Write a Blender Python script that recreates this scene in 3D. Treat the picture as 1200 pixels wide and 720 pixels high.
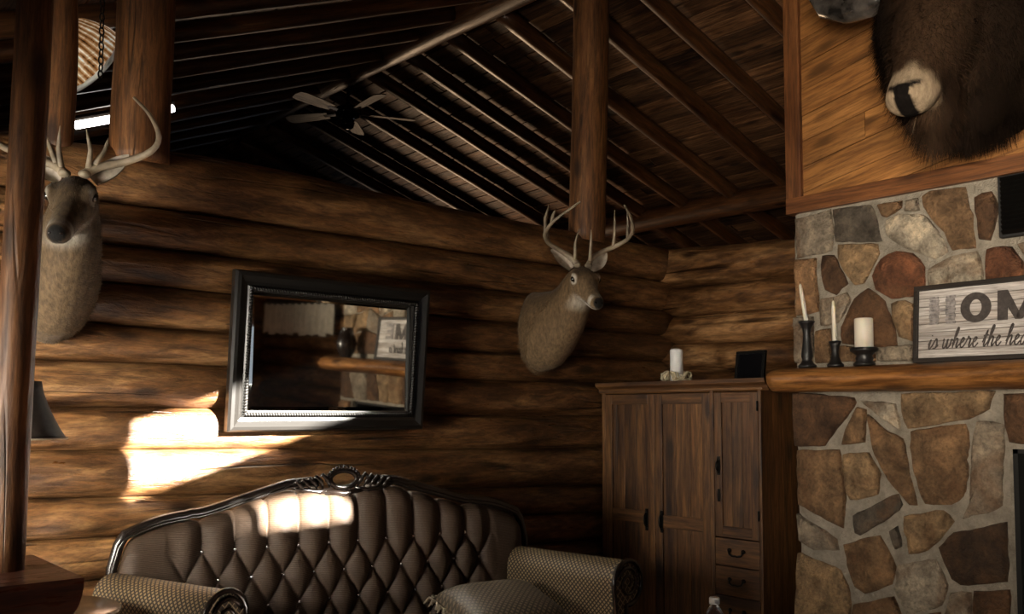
import bpy, bmesh, math, random
from mathutils import Vector, Matrix, noise

random.seed(7)
scene = bpy.context.scene
for o in list(bpy.data.objects):
    bpy.data.objects.remove(o)
COL = scene.collection
R = math.radians
PI = math.pi

# ------------------------------------------------------------------ camera
EYE = Vector((0, 0, 1.41))
cam_d = bpy.data.cameras.new('camera')
cam = bpy.data.objects.new('camera', cam_d)
COL.objects.link(cam)
cam.location = EYE
cam.rotation_euler = (R(90 + 3.25), 0, R(-40.9))
cam_d.sensor_fit = 'HORIZONTAL'
cam_d.sensor_width = 36
cam_d.lens = 36 * 1074 / 1200
cam_d.shift_y = 64 / 1200
cam_d.clip_start = 0.02
scene.camera = cam

# ------------------------------------------------------------------ world, sun, daylight
world = bpy.data.worlds.new('sky')
scene.world = world
world.use_nodes = True
wn = world.node_tree.nodes
wn['Background'].inputs[0].default_value = (0.75, 0.86, 1.0, 1)
wn['Background'].inputs[1].default_value = 0.5

def light(name, kind, loc, energy, color, aim=None, size=1, size_y=None, rot=None):
    d = bpy.data.lights.new(name, kind)
    d.energy = energy
    d.color = color
    if kind == 'AREA':
        d.shape = 'RECTANGLE'
        d.size = size
        d.size_y = size_y or size
    o = bpy.data.objects.new(name, d)
    COL.objects.link(o)
    o.location = loc
    if aim is not None:
        o.rotation_euler = (Vector(aim) - Vector(loc)).to_track_quat('-Z', 'Y').to_euler()
    return o

SUN_DIR = Vector((-0.25, 1.0, -0.35))
sun = light('sun', 'SUN', (6, -14, 8), 200.0, (1.0, 0.95, 0.86), aim=Vector((6, -14, 8)) + SUN_DIR)
sun.data.angle = R(0.53)
# daylight at left and far windows, plus an added fill lamp for the chimney
light('daylight_left_window', 'AREA', (-1.0, 2.75, 1.35), 66, (1.0, 0.93, 0.80), aim=(0.5, 3.75, 1.2), size=1.1, size_y=0.8).data.spread = R(88)
lo = light('added_chimney_fill', 'AREA', (-1.0, -0.55, 1.62), 36, (1.0, 0.87, 0.70), aim=(4.1, 1.35, 2.55), size=1.2, size_y=0.8)
lo.data.spread = R(50)
lo = light('daylight_far_window', 'AREA', (6.2, 9.75, 1.9), 22, (1.0, 0.66, 0.38), aim=(5.5, 4.2, 3.7), size=1.8, size_y=1.2)
lo.data.spread = R(64)

vs = scene.view_settings
vs.view_transform = 'Standard'
vs.look = 'None'
vs.exposure = -0.3
vs.gamma = 1.0
vs.use_curve_mapping = False

# ------------------------------------------------------------------ helpers
_f, _px, _py, _pt, _yw = 1074., 600., 424., R(3.25), R(-40.9)
_fw = Vector((-math.sin(_yw) * math.cos(_pt), math.cos(_yw) * math.cos(_pt), math.sin(_pt)))
_rt = Vector((math.cos(_yw), math.sin(_yw), 0))
_up = _rt.cross(_fw)
def _ray(x, y):
    return _fw + _rt * ((x - _px) / _f) + _up * ((_py - y) / _f)
def on_x(x, y, X):            # measured point of the photograph on the real plane X = const
    r = _ray(x, y); return EYE + r * (X / r.x)
def on_y(x, y, Y):
    r = _ray(x, y); return EYE + r * (Y / r.y)
def on_z(x, y, Z):
    r = _ray(x, y); return EYE + r * ((Z - EYE.z) / r.z)

def lerp(a, b, t): return a + (b - a) * t
def interp(xs, ys, x):
    if x <= xs[0]: return ys[0]
    for i in range(len(xs) - 1):
        if x <= xs[i + 1]:
            return lerp(ys[i], ys[i + 1], (x - xs[i]) / (xs[i + 1] - xs[i]))
    return ys[-1]
def sinterp(xs, ys, x):       # Catmull-like smooth interpolation
    n = len(xs)
    if x <= xs[0]: return ys[0]
    if x >= xs[-1]: return ys[-1]
    for i in range(n - 1):
        if x <= xs[i + 1]:
            h = xs[i + 1] - xs[i]
            t = (x - xs[i]) / h
            m0 = (ys[i + 1] - ys[max(i - 1, 0)]) / (xs[i + 1] - xs[max(i - 1, 0)])
            m1 = (ys[min(i + 2, n - 1)] - ys[i]) / (xs[min(i + 2, n - 1)] - xs[i])
            t2, t3 = t * t, t * t * t
            return (2*t3 - 3*t2 + 1) * ys[i] + (t3 - 2*t2 + t) * h * m0 + (-2*t3 + 3*t2) * ys[i + 1] + (t3 - t2) * h * m1

def nz(x, y=0., z=0.):
    return noise.noise(Vector((x, y, z)))

def link(name, me, mat=None, parent=None, matrix=None):
    o = bpy.data.objects.new(name, me)
    COL.objects.link(o)
    if mat is not None and me is not None and len(me.materials) == 0:
        me.materials.append(mat)
    if parent is not None:
        o.parent = parent
    if matrix is not None:
        o.matrix_local = matrix
    return o
def mesh(name, v, f, smooth=True, uv=None):
    me = bpy.data.meshes.new(name)
    me.from_pydata([tuple(p) for p in v], [], f)
    if smooth:
        me.polygons.foreach_set('use_smooth', [True] * len(me.polygons))
    if uv is not None:
        l = me.uv_layers.new(name='UVMap')
        for lp in me.loops:
            l.data[lp.index].uv = uv[lp.vertex_index]
    me.update()
    return me
def mk(name, v, f, mat, parent=None, smooth=True, uv=None, loc=None):
    return link(name, mesh(name, v, f, smooth, uv), mat, parent, Matrix.Translation(loc) if loc is not None else None)
def tag(o, label, cat, group=None):
    o['label'] = label; o['category'] = cat
    if group: o['group'] = group
    return o
def struct(o, label=None):
    o['kind'] = 'structure'
    if label: o['label'] = label
    return o
def thing(name, label, cat, loc=(0, 0, 0), rotz=0., group=None):
    o = bpy.data.objects.new(name, None)
    COL.objects.link(o)
    o.empty_display_size = 0.1
    o.location = loc
    o.rotation_euler = (0, 0, rotz)
    return tag(o, label, cat, group)
def copy_tree(o, parent=None):
    c = o.copy(); COL.objects.link(c); c.parent = parent
    for ch in list(o.children):
        copy_tree(ch, c)
    return c

class MB:
    """collects shapes of ONE part"""
    def __init__(s): s.v = []; s.f = []; s.sm = []
    def add(s, v, f, smooth=False):
        b = len(s.v)
        s.v += [Vector(p) for p in v]
        s.f += [tuple(i + b for i in q) for q in f]
        s.sm += [smooth] * len(f)
        return s
    def box(s, lo, hi, bev=0.0, M=None):
        bm = bmesh.new()
        bmesh.ops.create_cube(bm, size=1)
        c = (Vector(lo) + Vector(hi)) / 2; d = Vector(hi) - Vector(lo)
        for v in bm.verts: v.co = Vector((v.co.x * d.x, v.co.y * d.y, v.co.z * d.z)) + c
        if bev > 0:
            bmesh.ops.bevel(bm, geom=list(bm.edges), offset=bev, segments=2, profile=0.6, affect='EDGES')
        if M is not None: bm.transform(M)
        bm.verts.index_update()
        s.add([v.co.copy() for v in bm.verts], [[v.index for v in f.verts] for f in bm.faces])
        bm.free(); return s
    def tube(s, pts, rad, n=8, cap=True, flat=1.0):
        pts = [Vector(p) for p in pts]
        if not hasattr(rad, '__len__'): rad = [rad] * len(pts)
        v = []; f = []
        up = Vector((0, 0, 1)); prev = None
        for i, p in enumerate(pts):
            t = (pts[min(i + 1, len(pts) - 1)] - pts[max(i - 1, 0)])
            t = t.normalized() if t.length > 1e-9 else Vector((0, 0, 1))
            if prev is None:
                a = t.cross(up if abs(t.z) < 0.95 else Vector((1, 0, 0))).normalized()
            else:
                a = (prev - t * prev.dot(t))
                a = a.normalized() if a.length > 1e-6 else t.orthogonal().normalized()
            prev = a; b = t.cross(a)
            for k in range(n):
                an = 2 * PI * k / n
                v.append(p + a * (math.cos(an) * rad[i]) + b * (math.sin(an) * rad[i] * flat))
        for i in range(len(pts) - 1):
            for k in range(n):
                k2 = (k + 1) % n
                f.append((i * n + k, i * n + k2, (i + 1) * n + k2, (i + 1) * n + k))
        if cap:
            f.append(tuple(reversed(range(n)))); f.append(tuple(range((len(pts) - 1) * n, len(pts) * n)))
        return s.add(v, f, True)
    def lathe(s, prof, n=24, c=(0, 0, 0), M=None):
        v = []; f = []
        c = Vector(c)
        for (r, z) in prof:
            for k in range(n):
                a = 2 * PI * k / n
                v.append(c + Vector((r * math.cos(a), r * math.sin(a), z)))
        for i in range(len(prof) - 1):
            for k in range(n):
                k2 = (k + 1) % n
                f.append((i * n + k, i * n + k2, (i + 1) * n + k2, (i + 1) * n + k))
        if prof[0][0] > 1e-5: f.append(tuple(reversed(range(n))))
        if prof[-1][0] > 1e-5: f.append(tuple(range((len(prof) - 1) * n, len(prof) * n)))
        if M is not None: v = [M @ p for p in v]
        return s.add(v, f, True)
    def ball(s, c, r, nu=10, nv=7, sc=(1, 1, 1)):
        c = Vector(c); v = []; f = []
        v.append(c + Vector((0, 0, -r * sc[2])))
        for i in range(1, nv):
            ph = -PI / 2 + PI * i / nv
            for k in range(nu):
                a = 2 * PI * k / nu
                v.append(c + Vector((r * math.cos(ph) * math.cos(a) * sc[0], r * math.cos(ph) * math.sin(a) * sc[1], r * math.sin(ph) * sc[2])))
        v.append(c + Vector((0, 0, r * sc[2])))
        for k in range(nu): f.append((0, 1 + (k + 1) % nu, 1 + k))
        for i in range(nv - 2):
            for k in range(nu):
                k2 = (k + 1) % nu
                f.append((1 + i * nu + k, 1 + i * nu + k2, 1 + (i + 1) * nu + k2, 1 + (i + 1) * nu + k))
        t = len(v) - 1; b = 1 + (nv - 2) * nu
        for k in range(nu): f.append((b + k, b + (k + 1) % nu, t))
        return s.add(v, f, True)
    def prism(s, poly, x0, x1, axis='X', smooth=False):
        n = len(poly)
        def P(a, b, d):
            return {'X': (d, a, b), 'Y': (a, d, b), 'Z': (a, b, d)}[axis]
        v = [P(a, b, x0) for a, b in poly] + [P(a, b, x1) for a, b in poly]
        f = [tuple(range(n)), tuple(reversed(range(n, 2 * n)))]
        f += [(i, i + n, (i + 1) % n + n, (i + 1) % n) for i in range(n)]
        return s.add(v, f, smooth)
    def mesh(s, name):
        me = bpy.data.meshes.new(name)
        me.from_pydata([tuple(p) for p in s.v], [], s.f)
        me.polygons.foreach_set('use_smooth', s.sm)
        bm = bmesh.new(); bm.from_mesh(me)
        bmesh.ops.recalc_face_normals(bm, faces=bm.faces)
        bm.to_mesh(me); bm.free()
        me.update(); return me
    def build(s, name, mat, parent=None, matrix=None):
        return link(name, s.mesh(name), mat, parent, matrix)

def axis_matrix(p0, p1, up=(0, 0, 1)):
    p0, p1 = Vector(p0), Vector(p1)
    x = (p1 - p0).normalized(); u = Vector(up)
    y = u.cross(x)
    if y.length < 1e-4: y = Vector((0, 1, 0)).cross(x)
    y.normalize(); z = x.cross(y)
    return Matrix((( x.x, y.x, z.x, p0.x), (x.y, y.y, z.y, p0.y), (x.z, y.z, z.z, p0.z), (0, 0, 0, 1)))

_logc = [0]
def log(name, p0, p1, r0, r1, mat, parent=None, n=14, seg=None, rough=0.05, bow=0.01):
    """a peeled log lying along its own X axis"""
    L = (Vector(p1) - Vector(p0)).length
    seg = seg or max(6, int(L / 0.12))
    _logc[0] += 1; sd = _logc[0] * 7.31
    v = []; f = []
    v.append((0, 0, 0))
    for i in range(seg + 1):
        t = i / seg; x = t * L
        r = lerp(r0, r1, t)
        cy = bow * math.sin(PI * t * 1.3 + sd) ; cz = bow * nz(x * .6, sd)
        for k in range(n):
            a = 2 * PI * k / n
            rr = r * (1 + rough * nz(x * 1.7, math.cos(a) * 1.2 + sd, math.sin(a) * 1.2) + rough * .5 * nz(x * 6, math.cos(a) * 2 + sd, math.sin(a) * 2))
            v.append((x, cy + rr * math.cos(a), cz + rr * math.sin(a)))
    v.append((L, 0, 0))
    for k in range(n): f.append((0, 1 + (k + 1) % n, 1 + k))
    for i in range(seg):
        for k in range(n):
            k2 = (k + 1) % n
            f.append((1 + i * n + k, 1 + i * n + k2, 1 + (i + 1) * n + k2, 1 + (i + 1) * n + k))
    b = 1 + seg * n
    for k in range(n): f.append((b + k, b + (k + 1) % n, len(v) - 1))
    me = mesh(name, v, f)
    o = link(name, me, mat, parent)
    o.matrix_local = axis_matrix(p0, p1)
    return o

# ------------------------------------------------------------------ materials
class NT:
    def __init__(s, name):
        s.m = bpy.data.materials.new(name); s.m.use_nodes = True
        s.t = s.m.node_tree; s.b = s.t.nodes['Principled BSDF']
    def n(s, kind, **kw):
        nd = s.t.nodes.new(kind)
        for k, val in kw.items():
            if k.startswith('i_'):
                key = k[2:]
                key = int(key) if key.isdigit() else key.replace('_', ' ')
                nd.inputs[key].default_value = val
            else: setattr(nd, k, val)
        return nd
    def l(s, a, b): s.t.links.new(a, b)
    def ramp(s, fac, stops, interp='LINEAR'):
        r = s.n('ShaderNodeValToRGB'); r.color_ramp.interpolation = interp
        e = r.color_ramp.elements
        while len(e) < len(stops): e.new(0.5)
        for el, (p, c) in zip(e, stops):
            el.position = p; el.color = (*c, 1) if len(c) == 3 else c
        s.l(fac, r.inputs[0]); return r.outputs[0]
    def mixc(s, fac, a, b, mode='MIX'):
        m = s.n('ShaderNodeMix', data_type='RGBA', blend_type=mode)
        for sock, val in ((m.inputs[0], fac), (m.inputs[6], a), (m.inputs[7], b)):
            if hasattr(val, 'links') or hasattr(val, 'is_linked'): s.l(val, sock)
            else: sock.default_value = val if not isinstance(val, tuple) or len(val) == 4 else (*val, 1)
        return m.outputs[2]
    def math(s, op, a, b=0.5):
        m = s.n('ShaderNodeMath', operation=op)
        for sock, val in ((m.inputs[0], a), (m.inputs[1], b)):
            if hasattr(val, 'is_linked'): s.l(val, sock)
            else: sock.default_value = val
        return m.outputs[0]
    def coords(s, scale=(1, 1, 1), kind='Object', rand=True):
        tc = s.n('ShaderNodeTexCoord')
        src = tc.outputs[kind]
        if rand:
            oi = s.n('ShaderNodeObjectInfo')
            sc = s.n('ShaderNodeVectorMath', operation='SCALE'); sc.inputs[0].default_value = (17.3, 9.1, 23.7)
            s.l(oi.outputs['Random'], sc.inputs[3])
            ad = s.n('ShaderNodeVectorMath', operation='ADD')
            s.l(src, ad.inputs[0]); s.l(sc.outputs[0], ad.inputs[1]); src = ad.outputs[0]
        mp = s.n('ShaderNodeMapping'); mp.inputs['Scale'].default_value = scale
        s.l(src, mp.inputs[0]); return mp.outputs[0]
    def noise(s, vec, scale, detail=4, rough=.55, dist=0):
        nd = s.n('ShaderNodeTexNoise'); s.l(vec, nd.inputs['Vector'])
        nd.inputs['Scale'].default_value = scale; nd.inputs['Detail'].default_value = detail
        nd.inputs['Roughness'].default_value = rough; nd.inputs['Distortion'].default_value = dist
        return nd.outputs['Fac']
    def bump(s, h, strength=.3, dist=.01):
        b = s.n('ShaderNodeBump'); b.inputs['Strength'].default_value = strength; b.inputs['Distance'].default_value = dist
        s.l(h, b.inputs['Height']); s.l(b.outputs[0], s.b.inputs['Normal'])
    def done(s, rough=.6, metal=0, spec=.5):
        s.b.inputs['Roughness'].default_value = rough; s.b.inputs['Metallic'].default_value = metal
        s.b.inputs['Specular IOR Level'].default_value = spec
        return s.m

def plain(name, col, rough=.5, metal=0, spec=.5, var=.0, vscale=30):
    t = NT(name)
    if var:
        nse = t.noise(t.coords(), vscale)
        t.l(t.ramp(nse, [(.3, tuple(c * (1 - var) for c in col)), (.7, tuple(min(1, c * (1 + var)) for c in col))]), t.b.inputs['Base Color'])
        t.bump(nse, .15, .004)
    else: t.b.inputs['Base Color'].default_value = (*col, 1)
    return t.done(rough, metal, spec)

def wood(name, dark, mid, lite, rough=.45, grain=9., along=1.2, knots=True, bump=.35, spec=.5, vary=.25, bd=.006, streak=.85):
    """grain runs along the object's X axis"""
    t = NT(name)
    vec = t.coords((along, grain, grain))
    big = t.noise(vec, 1.0, 5, .6, .6)
    fine = t.noise(t.coords((along * 5, grain * 5.5, grain * 5.5)), 1.0, 4, .7)
    col = t.ramp(big, [(.28, dark), (.5, mid), (.74, lite)])
    fcol = t.ramp(fine, [(.36, (.38, .34, .30)), (.60, (1.1, 1.1, 1.1))])
    col = t.mixc(.75, col, fcol, 'MULTIPLY')
    mid_n = t.noise(t.coords((along * 2.2, grain * 2.0, grain * 2.0)), 1.0, 6, .72, .9)
    col = t.mixc(streak, col, t.ramp(mid_n, [(.40, (.45, .40, .36)), (.50, (.92, .9, .87)), (.60, (1.3, 1.26, 1.2))]), 'MULTIPLY')
    patch = t.noise(t.coords((.9, 2.2, 2.2)), 1.6, 3, .6)
    col = t.mixc(.8, col, t.ramp(patch, [(.3, (.58, .5, .42)), (.66, (1.12, 1.1, 1.06))]), 'MULTIPLY')
    h = t.math('ADD', t.math('ADD', t.math('MULTIPLY', fine, .5), t.math('MULTIPLY', mid_n, .8)), big)
    if knots:
        vo = t.n('ShaderNodeTexVoronoi'); t.l(t.coords((2.6, 7.5, 7.5)), vo.inputs['Vector']); vo.inputs['Scale'].default_value = 1.0
        kn = t.ramp(vo.outputs['Distance'], [(.10, (1, 1, 1)), (.24, (0, 0, 0))])
        col = t.mixc(t.math('MULTIPLY', kn, .85), col, tuple(c * .35 for c in dark))
        crack = t.noise(t.coords((.35, 10, 10)), 1.0, 2, .5, .3)
        ck = t.ramp(crack, [(.485, (0, 0, 0)), (.5, (1, 1, 1)), (.515, (0, 0, 0))])
        sel = t.ramp(t.noise(t.coords((.8, 3, 3)), 1.3, 2), [(.52, (0, 0, 0)), (.6, (1, 1, 1))])
        ckm = t.math('MULTIPLY', ck, sel)
        col = t.mixc(t.math('MULTIPLY', ckm, .85), col, tuple(c * .25 for c in dark))
        h = t.math('SUBTRACT', h, t.math('MULTIPLY', ckm, 1.5))
    if vary:
        oi = t.n('ShaderNodeObjectInfo')
        mr = t.n('ShaderNodeMapRange'); mr.inputs[3].default_value = 1 - vary; mr.inputs[4].default_value = 1 + vary
        t.l(oi.outputs['Random'], mr.inputs[0])
        vm = t.n('ShaderNodeVectorMath', operation='SCALE'); t.l(col, vm.inputs[0]); t.l(mr.outputs[0], vm.inputs[3])
        col = vm.outputs[0]
    t.l(col, t.b.inputs['Base Color'])
    t.bump(h, bump, bd)
    rr = t.ramp(fine, [(.3, (rough + .15,) * 3), (.7, (max(.05, rough - .08),) * 3)])
    m = t.done(rough, 0, spec)
    t.l(rr, t.b.inputs['Roughness'])
    return m

M_LOG = wood('varnished_log', (.045, .018, .007), (.21, .105, .042), (.43, .255, .12), rough=.34, grain=9, along=1.9, bump=.8, vary=.15, bd=.014)
M_RAFTER = wood('rafter_log', (.035, .012, .005), (.105, .044, .017), (.18, .082, .034), rough=.34, grain=14, bump=.35, vary=.2)
M_POST = wood('post_log', (.06, .022, .008), (.20, .085, .028), (.32, .15, .055), rough=.55, grain=12, bump=.45, vary=.12)
M_PLANK = wood('roof_plank', (.07, .028, .012), (.18, .085, .036), (.30, .155, .075), rough=.6, grain=16, bump=.25, vary=.45)
M_DIAG = wood('pine_board', (.25, .105, .030), (.36, .165, .050), (.43, .21, .068), rough=.42, grain=16, bump=.12, vary=.16, streak=.3)
M_TRIM = wood('stained_trim', (.10, .035, .012), (.20, .08, .028), (.27, .115, .042), rough=.42, grain=18, bump=.15, vary=.06, streak=.4)
M_CAB = wood('rustic_cabinet_wood', (.034, .013, .005), (.12, .054, .017), (.21, .105, .036), rough=.5, grain=14, bump=.25, vary=.14, streak=.6)
M_MANTEL = wood('mantel_log', (.15, .055, .016), (.36, .165, .05), (.48, .25, .085), rough=.4, grain=10, bump=.4, vary=.05)
M_FLOOR = wood('floor_board', (.06, .03, .015), (.14, .07, .035), (.2, .11, .06), rough=.4, grain=14, bump=.15, vary=.2)
M_CHINK = plain('dark_chinking', (.020, .011, .006), .9)
M_DARKWOOD = plain('black_carved_wood', (.012, .008, .006), .25, spec=.6)
M_REDWOOD = wood('dark_red_wood', (.04, .012, .007), (.09, .028, .015), (.13, .045, .022), rough=.3, grain=10, knots=False, bump=.1, vary=0)
M_IRON = plain('black_iron', (.010, .009, .008), .4, metal=.6)
M_BLACK = plain('matte_black', (.008, .0075, .007), .75)

# ================================================================== THE SETTING
# ---- floor
fl = MB().box((-1.0, -2.2, -0.12), (9.3, 9.9, -0.03)).build('floor', M_CHINK); struct(fl)
for i in range(32):
    y0 = -2.2 + i * 0.19
    if y0 > 3.9: break
    pb = MB().box((0, 0, -0.03), (5.6, 0.186, 0.0), .003).build('floor_board', M_FLOOR, fl, Matrix.Translation((-1.0, y0, 0)))

# ---- back wall of stacked logs (seams measured level with the eye)
SX = [0.9, 1.65, 2.75, 4.1]
SEAM = [
    (2.47, 2.53, 2.50, 2.49), (2.264, 2.266, 2.271, 2.27), (2.091, 2.094, 2.086, 2.076), (1.935, 1.936, 1.916, 1.916),
    (1.77, 1.764, 1.743, 1.745), (1.616, 1.615, 1.594, 1.596), (1.436, 1.432, 1.401, 1.395), (1.27, 1.258, 1.228, 1.205),
    (1.091, 1.059, 1.024, 0.976), (.93, .91, .87, .82), (.76, .75, .70, .66), (.60, .58, .54, .50), (.43, .42, .38, .34), (.27, .25, .22, .18), (.12, .10, .06, .03), (-.05, -.05, -.06, -.06)]
def shaped_log(name, x0, x1, ztop, zbot, yc, ry, mat, parent, M=None, seed=0, seg=44, n=18):
    v = [(x0, 0, (ztop(x0) + zbot(x0)) / 2)]; f = []
    for i in range(seg + 1):
        x = lerp(x0, x1, i / seg)
        zt, zb = ztop(x), zbot(x)
        c = (zt + zb) / 2; hz = (zt - zb) / 2 + .003
        wv = .006 * nz(x * 1.3, seed * 3.1)
        for k in range(n):
            a = 2 * PI * k / n
            ca, sa = math.cos(a), math.sin(a)
            q = 1 + .05 * nz(x * 1.6, ca + seed * 5.7, sa) + .03 * nz(x * 5, ca * 2 + seed, sa * 2)
            v.append((x, yc + wv + ry * q * (abs(ca) ** .85) * (1 if ca > 0 else -1), c + hz * (abs(sa) ** .92) * (1 if sa > 0 else -1) + .004 * nz(x * 2, seed * 9.2, sa)))
    v.append((x1, 0, (ztop(x1) + zbot(x1)) / 2))
    v[0] = (x0, yc, v[0][2]); v[-1] = (x1, yc, v[-1][2])
    for k in range(n): f.append((0, 1 + (k + 1) % n, 1 + k))
    for i in range(seg):
        for k in range(n):
            k2 = (k + 1) % n
            f.append((1 + i * n + k, 1 + i * n + k2, 1 + (i + 1) * n + k2, 1 + (i + 1) * n + k))
    b = 1 + seg * n
    for k in range(n): f.append((b + k, b + (k + 1) % n, len(v) - 1))
    me = mesh(name, v, f)
    o = link(name, me, mat, parent, M)
    return o
wb = MB().box((-0.98, 3.86, 0), (4.62, 3.93, 2.36)).build('wall_back', M_CHINK); struct(wb)
for i in range(len(SEAM) - 1):
    zt = lambda x, s=SEAM[i]: sinterp(SX, s, x)
    zb = lambda x, s=SEAM[i + 1]: sinterp(SX, s, x)
    shaped_log('log', -0.98 - .0 * (i % 2), 4.66 + (.05 if i % 2 else -.02), zt, zb, 3.87, .105 + .008 * nz(i * 1.7), M_LOG, wb, seed=i + 1)

# ---- right wall of logs
RS = [(3.85, 2.49), (2.9, 2.42)]
RSEAM = [(2.485, 2.416), (2.222, 2.203), (2.037, 2.021), (1.862, 1.830), (1.68, 1.66), (1.50, 1.48), (1.32, 1.30), (1.13, 1.12), (.95, .94), (.77, .76), (.58, .57), (.39, .38), (.2, .19), (.0, 0.0)]
wr = MB().box((4.68, -2.2, 0), (4.76, 3.9, 2.30)).build('wall_right', M_CHINK); struct(wr)
ROT = Matrix(((0, 1, 0, 0), (-1, 0, 0, 0), (0, 0, 1, 0), (0, 0, 0, 1)))   # local x -> -Y, local y -> +X
for i in range(len(RSEAM) - 1):
    a, b = RSEAM[i], RSEAM[i + 1]
    zt = lambda x, s=a: lerp(s[0], s[1], min(1.0, (x + 3.85) / .95))
    zb = lambda x, s=b: lerp(s[0], s[1], min(1.0, (x + 3.85) / .95))
    shaped_log('log', -3.93 + (.07 if i % 2 else 0), 2.2, zt, zb, 4.70, .115, M_LOG, wr, M=ROT, seed=i + 41, seg=46)

# ---- left and front walls (behind the viewer), with daylight windows and two added ones
def wall_panel(mb, rects, X=None, Y=None, th=.1):
    for (a0, a1, z0, z1) in rects:
        if X is not None: mb.box((X, a0, z0), (X + th, a1, z1))
        else: mb.box((a0, Y, z0), (a1, Y + th, z1))
wl = MB(); wall_panel(wl, [(-2.2, -1.2, 0, 2.42), (.1, 2.15, 0, 2.42), (3.35, 9.9, 0, 2.42), (-1.2, .1, 0, 1.15), (-1.2, .1, 2.05, 2.42), (2.15, 3.35, 0, .9), (2.15, 3.35, 1.8, 2.42)], X=-1.1)
wlo = wl.build('wall_left', M_LOG); struct(wlo)
def side_window(name, y0, y1, z0, z1, n):
    w = MB()
    for k in range(n + 1): w.box((-1.08, lerp(y0, y1 - .04, k / n), z0), (-1.04, lerp(y0, y1 - .04, k / n) + .04, z1))
    for z in (z0, (z0 + z1) / 2, z1 - .04): w.box((-1.08, y0, z), (-1.04, y1, z + .04))
    struct(w.build(name, M_TRIM))
side_window('window_1', 2.15, 3.35, .9, 1.8, 2)
side_window('added_near_window', -1.2, .1, 1.15, 2.05, 2)  # window made up to hold the chimney fill lamp

# front gable wall with an opening under the sloping roof; the pieces leave the openings free
def gable_wall():
    mb = MB(); Y0, Y1 = -2.3, -2.2
    def quad(x0, x1, zl0, zl1, zu0, zu1):   # lower edge zl0->zl1, upper edge zu0->zu1
        mb.prism([(x0, zl0), (x1, zl1), (x1, zu1), (x0, zu0)], Y0, Y1, 'Y')
    roof = lambda x: (4.42 - .405 * (4.06 - x)) if x < 4.06 else (4.36 - .314 * (x - 4.06))
    sl = .33
    bx0, bx1 = 2.76, 3.93
    lo = lambda x: 3.16 + sl * (x - 2.735)
    up = lambda x: 3.475 + sl * (x - 2.735)
    quad(-1.1, .75, 0, 0, roof(-1.1) + .1, roof(.75) + .1)
    quad(.75, 2.2, 0, 0, roof(.75) + .1, roof(2.2) + .1)
    quad(2.2, bx0, 0, 0, 1.2, 1.2)                     # added low opening: sun hits the floor before the settee and bounces up
    quad(2.2, bx0, 1.9, 1.9, roof(2.2) + .1, roof(bx0) + .1)
    # sloping light above, small pane with two slits below it
    quad(bx0, bx1, up(bx0), up(bx1), roof(bx0) + .1, roof(bx1) + .1)
    quad(bx0, 3.04, 0, 0, 1.2, 1.2)
    quad(bx0, 3.04, 1.9, 1.9, lo(bx0), lo(3.04))
    quad(3.04, 3.49, 0, 0, 2.935, 2.935)
    quad(3.04, 3.49, 3.095, 3.095, lo(3.04), lo(3.49))
    quad(3.07, 3.085, 2.935, 2.935, 3.095, 3.095)
    quad(3.11, 3.12, 2.935, 2.935, 3.095, 3.095)
    quad(3.49, bx1, 0, 0, lo(3.49), lo(bx1))
    quad(bx1, 4.06, 0, 0, roof(bx1) + .1, roof(4.06) + .1)
    quad(4.06, 9.3, 0, 0, roof(4.06) + .1, roof(9.3) + .1)
    return mb.build('wall_front', M_LOG)
struct(gable_wall())
w2 = MB()  # bars of the low opening added for bounced sunlight
for x in (2.2, 2.6, 3.0): w2.box((x, -2.28, 1.2), (x + .04, -2.22, 1.9))
for z in (1.2, 1.86): w2.box((2.2, -2.28, z), (3.04, -2.22, z + .04))
struct(w2.build('added_low_window', M_TRIM))
# far gable and far side wall behind the log partitions
fw = MB()
for q in ([(-1.1, 0), (4.06, 0), (4.06, 4.5), (-1.1, 2.45)], [(4.06, 0), (5.2, 0), (5.2, 4.1), (4.06, 4.5)], [(7.2, 0), (9.3, 0), (9.3, 2.8), (7.2, 3.5)], [(5.2, 0), (7.2, 0), (7.2, 1.2), (5.2, 1.2)], [(5.2, 2.6), (7.2, 2.6), (7.2, 3.5), (5.2, 4.1)]):
    fw.prism(q, 9.9, 10.0, 'Y')
struct(fw.build('wall_far', M_PLANK))
w4 = MB()
for x in (5.2, 5.85, 6.5, 7.16): w4.box((x, 9.92, 1.2), (x + .04, 9.98, 2.6))
for z in (1.2, 2.56): w4.box((5.2, 9.92, z), (7.2, 9.98, z + .04))
struct(w4.build('window_4', M_TRIM))
struct(MB().box((9.3, -2.3, 0), (9.4, 10.0, 2.8)).build('wall_side', M_PLANK))

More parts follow.
